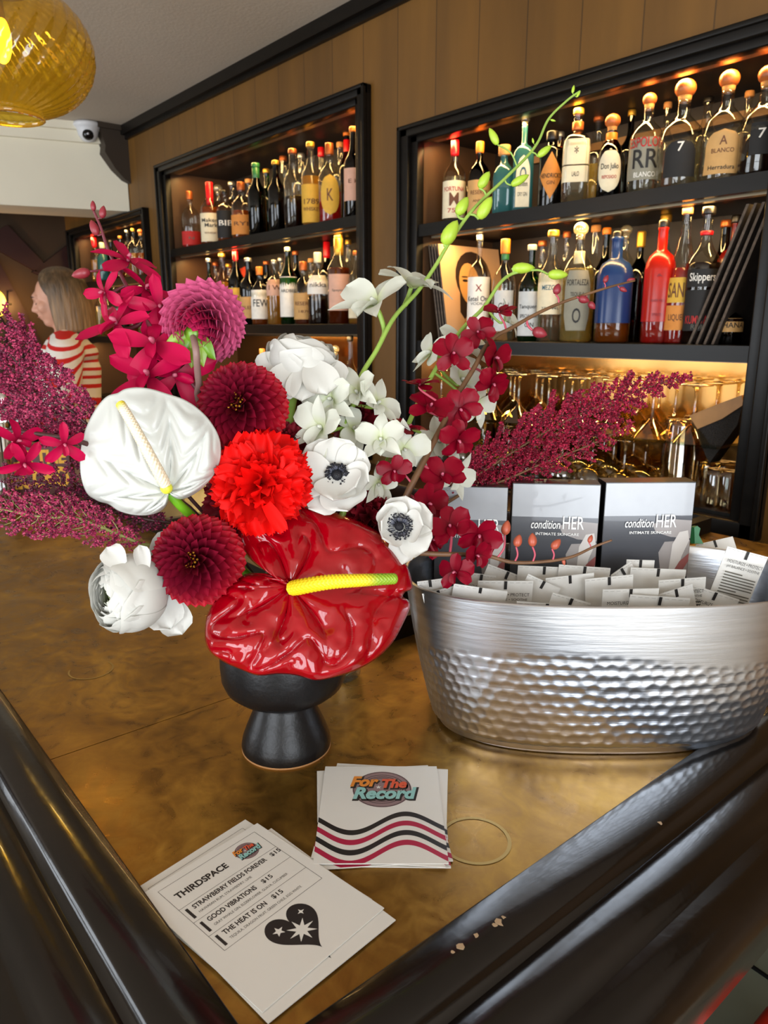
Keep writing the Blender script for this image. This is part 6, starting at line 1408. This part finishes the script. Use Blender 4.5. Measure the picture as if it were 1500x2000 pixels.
def menu(M, label, full=True):
    W, H = .110, .140; t = thing('menu_card', label, 'menu', M.to_translation(), 0, 'fanned menu cards')
    b = MB(); b.box((0, 0, -.00035), (W, H, .0007), PAPER, M); b.build('card', t); b = MB()
    X = lambda s: (s-.5)*W
    Y = lambda v: (.5-v)*H
    def ln(s0, v0, s1, v1, w_=.0003, m=KB):
        a, c = V((X(s0), Y(v0), 0)), V((X(s1), Y(v1), 0)); d = (c-a).normalized(); n = V((-d.y, d.x, 0))*w_/2; b.poly([a+n, a-n, c-n, c+n], m, M, .00005)
    for v in (.05, .240, .365, .490, .615): ln(.115, v, .92, v)
    ln(.115, .05, .115, .615); ln(.92, .05, .92, .615)
    tx = lambda s, x, v, w_, h, bo=.02, sh=0: b.text(s, KB, M @ Matrix.Translation(V((X(x)+w_/2, Y(v), .00006))), w_, h, bo, sh)
    tx('THIRDSPACE', .165, .152, .045, .0066, .035)
    for k, (a_, c_, pr, wa) in enumerate([('STRAWBERRY FIELDS FOREVER', 'HAWAIIAN RUM, STRAWBERRY, LIME', '$15', .066), ('GOOD VIBRATIONS', 'GRAY WHALE GIN, ELDERFLOWER, GUAVA, CUCUMBER', '$15', .042), ('THE HEAT IS ON', 'TEQUILA, DRAGON FRUIT, GREEN CHILE, EGG WHITE', '$15', .037)]):
        v0 = .240+.125*k; tx(a_, .19, v0+.035, wa, .0047, .03); tx(pr, .19+(wa+.006)/W if k else .835, v0+.035, .0095, .005, .02); tx(c_, .195, v0+.085, (.046, .066, .064)[k], .0027, 0)
        ln(.15, v0+.02, .15, v0+.105, .0022)
    logo(b, M @ Matrix.Translation(V((X(.755), Y(.145), 0))), .0095, .0)
    hx, hy, hs = X(.52), Y(.765), .0195; pts = []
    for i in range(64):
        a = 2*PI*i/64; x = 16*math.sin(a)**3; y = 13*math.cos(a)-5*math.cos(2*a)-2*math.cos(3*a)-math.cos(4*a); pts.append((hx+x/16*hs, hy+y/16*hs*1.22))
    # heart as two lobes: fan triangles from the middle
    vs = [(hx, hy-.004, .00005)]+[(p[0], p[1], .00005) for p in pts]; b.add(vs, [(0, 1+(i+1) % 64, 1+i) for i in range(64)], KB, M, False)
    def star(cx, cy, r, n, inn): b.poly([(cx+(r if i % 2 == 0 else r*inn)*math.cos(PI/2+PI*i/n), cy+(r if i % 2 == 0 else r*inn)*math.sin(PI/2+PI*i/n)) for i in range(2*n)], PAPER, M, .0001)
    star(hx+.001, hy-.004, .0105, 8, .38); star(hx-.0105, hy+.0065, .0045, 5, .42); star(hx+.0115, hy+.0085, .003, 4, .35)
    b.build('print', t); return t
for i, (tw, dx, dy, lb) in enumerate([(.03, -.001, .010, 'menu card at the bottom of the fan, its top edge showing behind'), (-.045, .001, -.011, 'menu card in the middle of the fan, sliding out toward the bar corner'), (0, 0, 0, 'top menu card with a black heart and three listed drinks')]):
    menu(card_frame(mq, CT+.0012+.0011*i+(.0068 if 0 else 0), tw) @ Matrix.Translation(V((dx, dy, 0))), lb)

# ================================================================ CLEAR RIBBED GLASS behind the bunch
c0 = atz(680, 1245, CT); gx = P(655, 1010, .84)
t = thing('ribbed_glass', 'clear ribbed drinking glass standing behind the anemones', 'glass', (gx.x, gx.y, CT)); b = MB()
sec = lambda a: (1+.03*math.cos(20*a),)*2
b.open_lathe([(.0001, .001), (.026, 0), (.027, .004), (.034, .13), (.032, .13), (.025, .008), (.0001, .008)], glass('water_glass', 'eef2f0', .95, .12), Matrix.Translation(V((gx.x, gx.y, CT+.0005))), 60, sec); b.build('tumbler', t)
# ================================================================ STOOL AND RED BAG outside the bar, lower right
q = atz(1500, 1960, .72)
t = thing('bar_stool', 'grey-green upholstered bar stool tucked outside the bar at the lower right', 'stool', (q.x+.10, q.y-.02, 0)); sx0, sy0 = q.x+.10, q.y-.02
b = MB(); GG = mat('grey_green_vinyl', '7a8070', .5, noise_amt=.06); b.rbox((sx0, sy0, .68), (.42, .42, .08), GG, .03, None, 5); b.build('seat', t)
b = MB(); b.box((sx0, sy0, .632), (.38, .38, .02), BLK); b.tube([(sx0-.16, sy0-.16, .24), (sx0+.16, sy0-.16, .24), (sx0+.16, sy0+.16, .24), (sx0-.16, sy0+.16, .24), (sx0-.16, sy0-.16, .24)], .009, MC['black_cable'], 8); b.build('frame', t)
for sx2 in (-1, 1):
    for sy2 in (-1, 1): b = MB(); b.tube([(sx0+.15*sx2, sy0+.15*sy2, .63), (sx0+.19*sx2, sy0+.19*sy2, 0)], .014, MC['black_cable'], 10); b.build('leg', t)
b = MB(); b.tube([(sx0-.2, sy0+.06, .722), (sx0-.05, sy0+.05, .7215), (sx0+.15, sy0-.03, .722)], .0025, MC['black_cable'], 6); b.build('seam', t)
rb = atz(1512, 2000, .76); t = thing('red_bag', 'red leather bag resting on the stool at the picture corner', 'bag', (rb.x+.05, rb.y-.035, .7205))
b = MB(); b.rbox((rb.x+.05, rb.y-.035, .755), (.12, .10, .066), mat('red_leather', 'd8301a', .4), .018, None, 4); b.build('pouch', t); b = MB(); b.tube(crom([(rb.x+.02, rb.y-.03, .78), (rb.x+.03, rb.y-.05, .83), (rb.x+.07, rb.y-.05, .83), (rb.x+.08, rb.y-.03, .78)], 6), .004, MC['red_leather'], 8); b.build('handle', t)
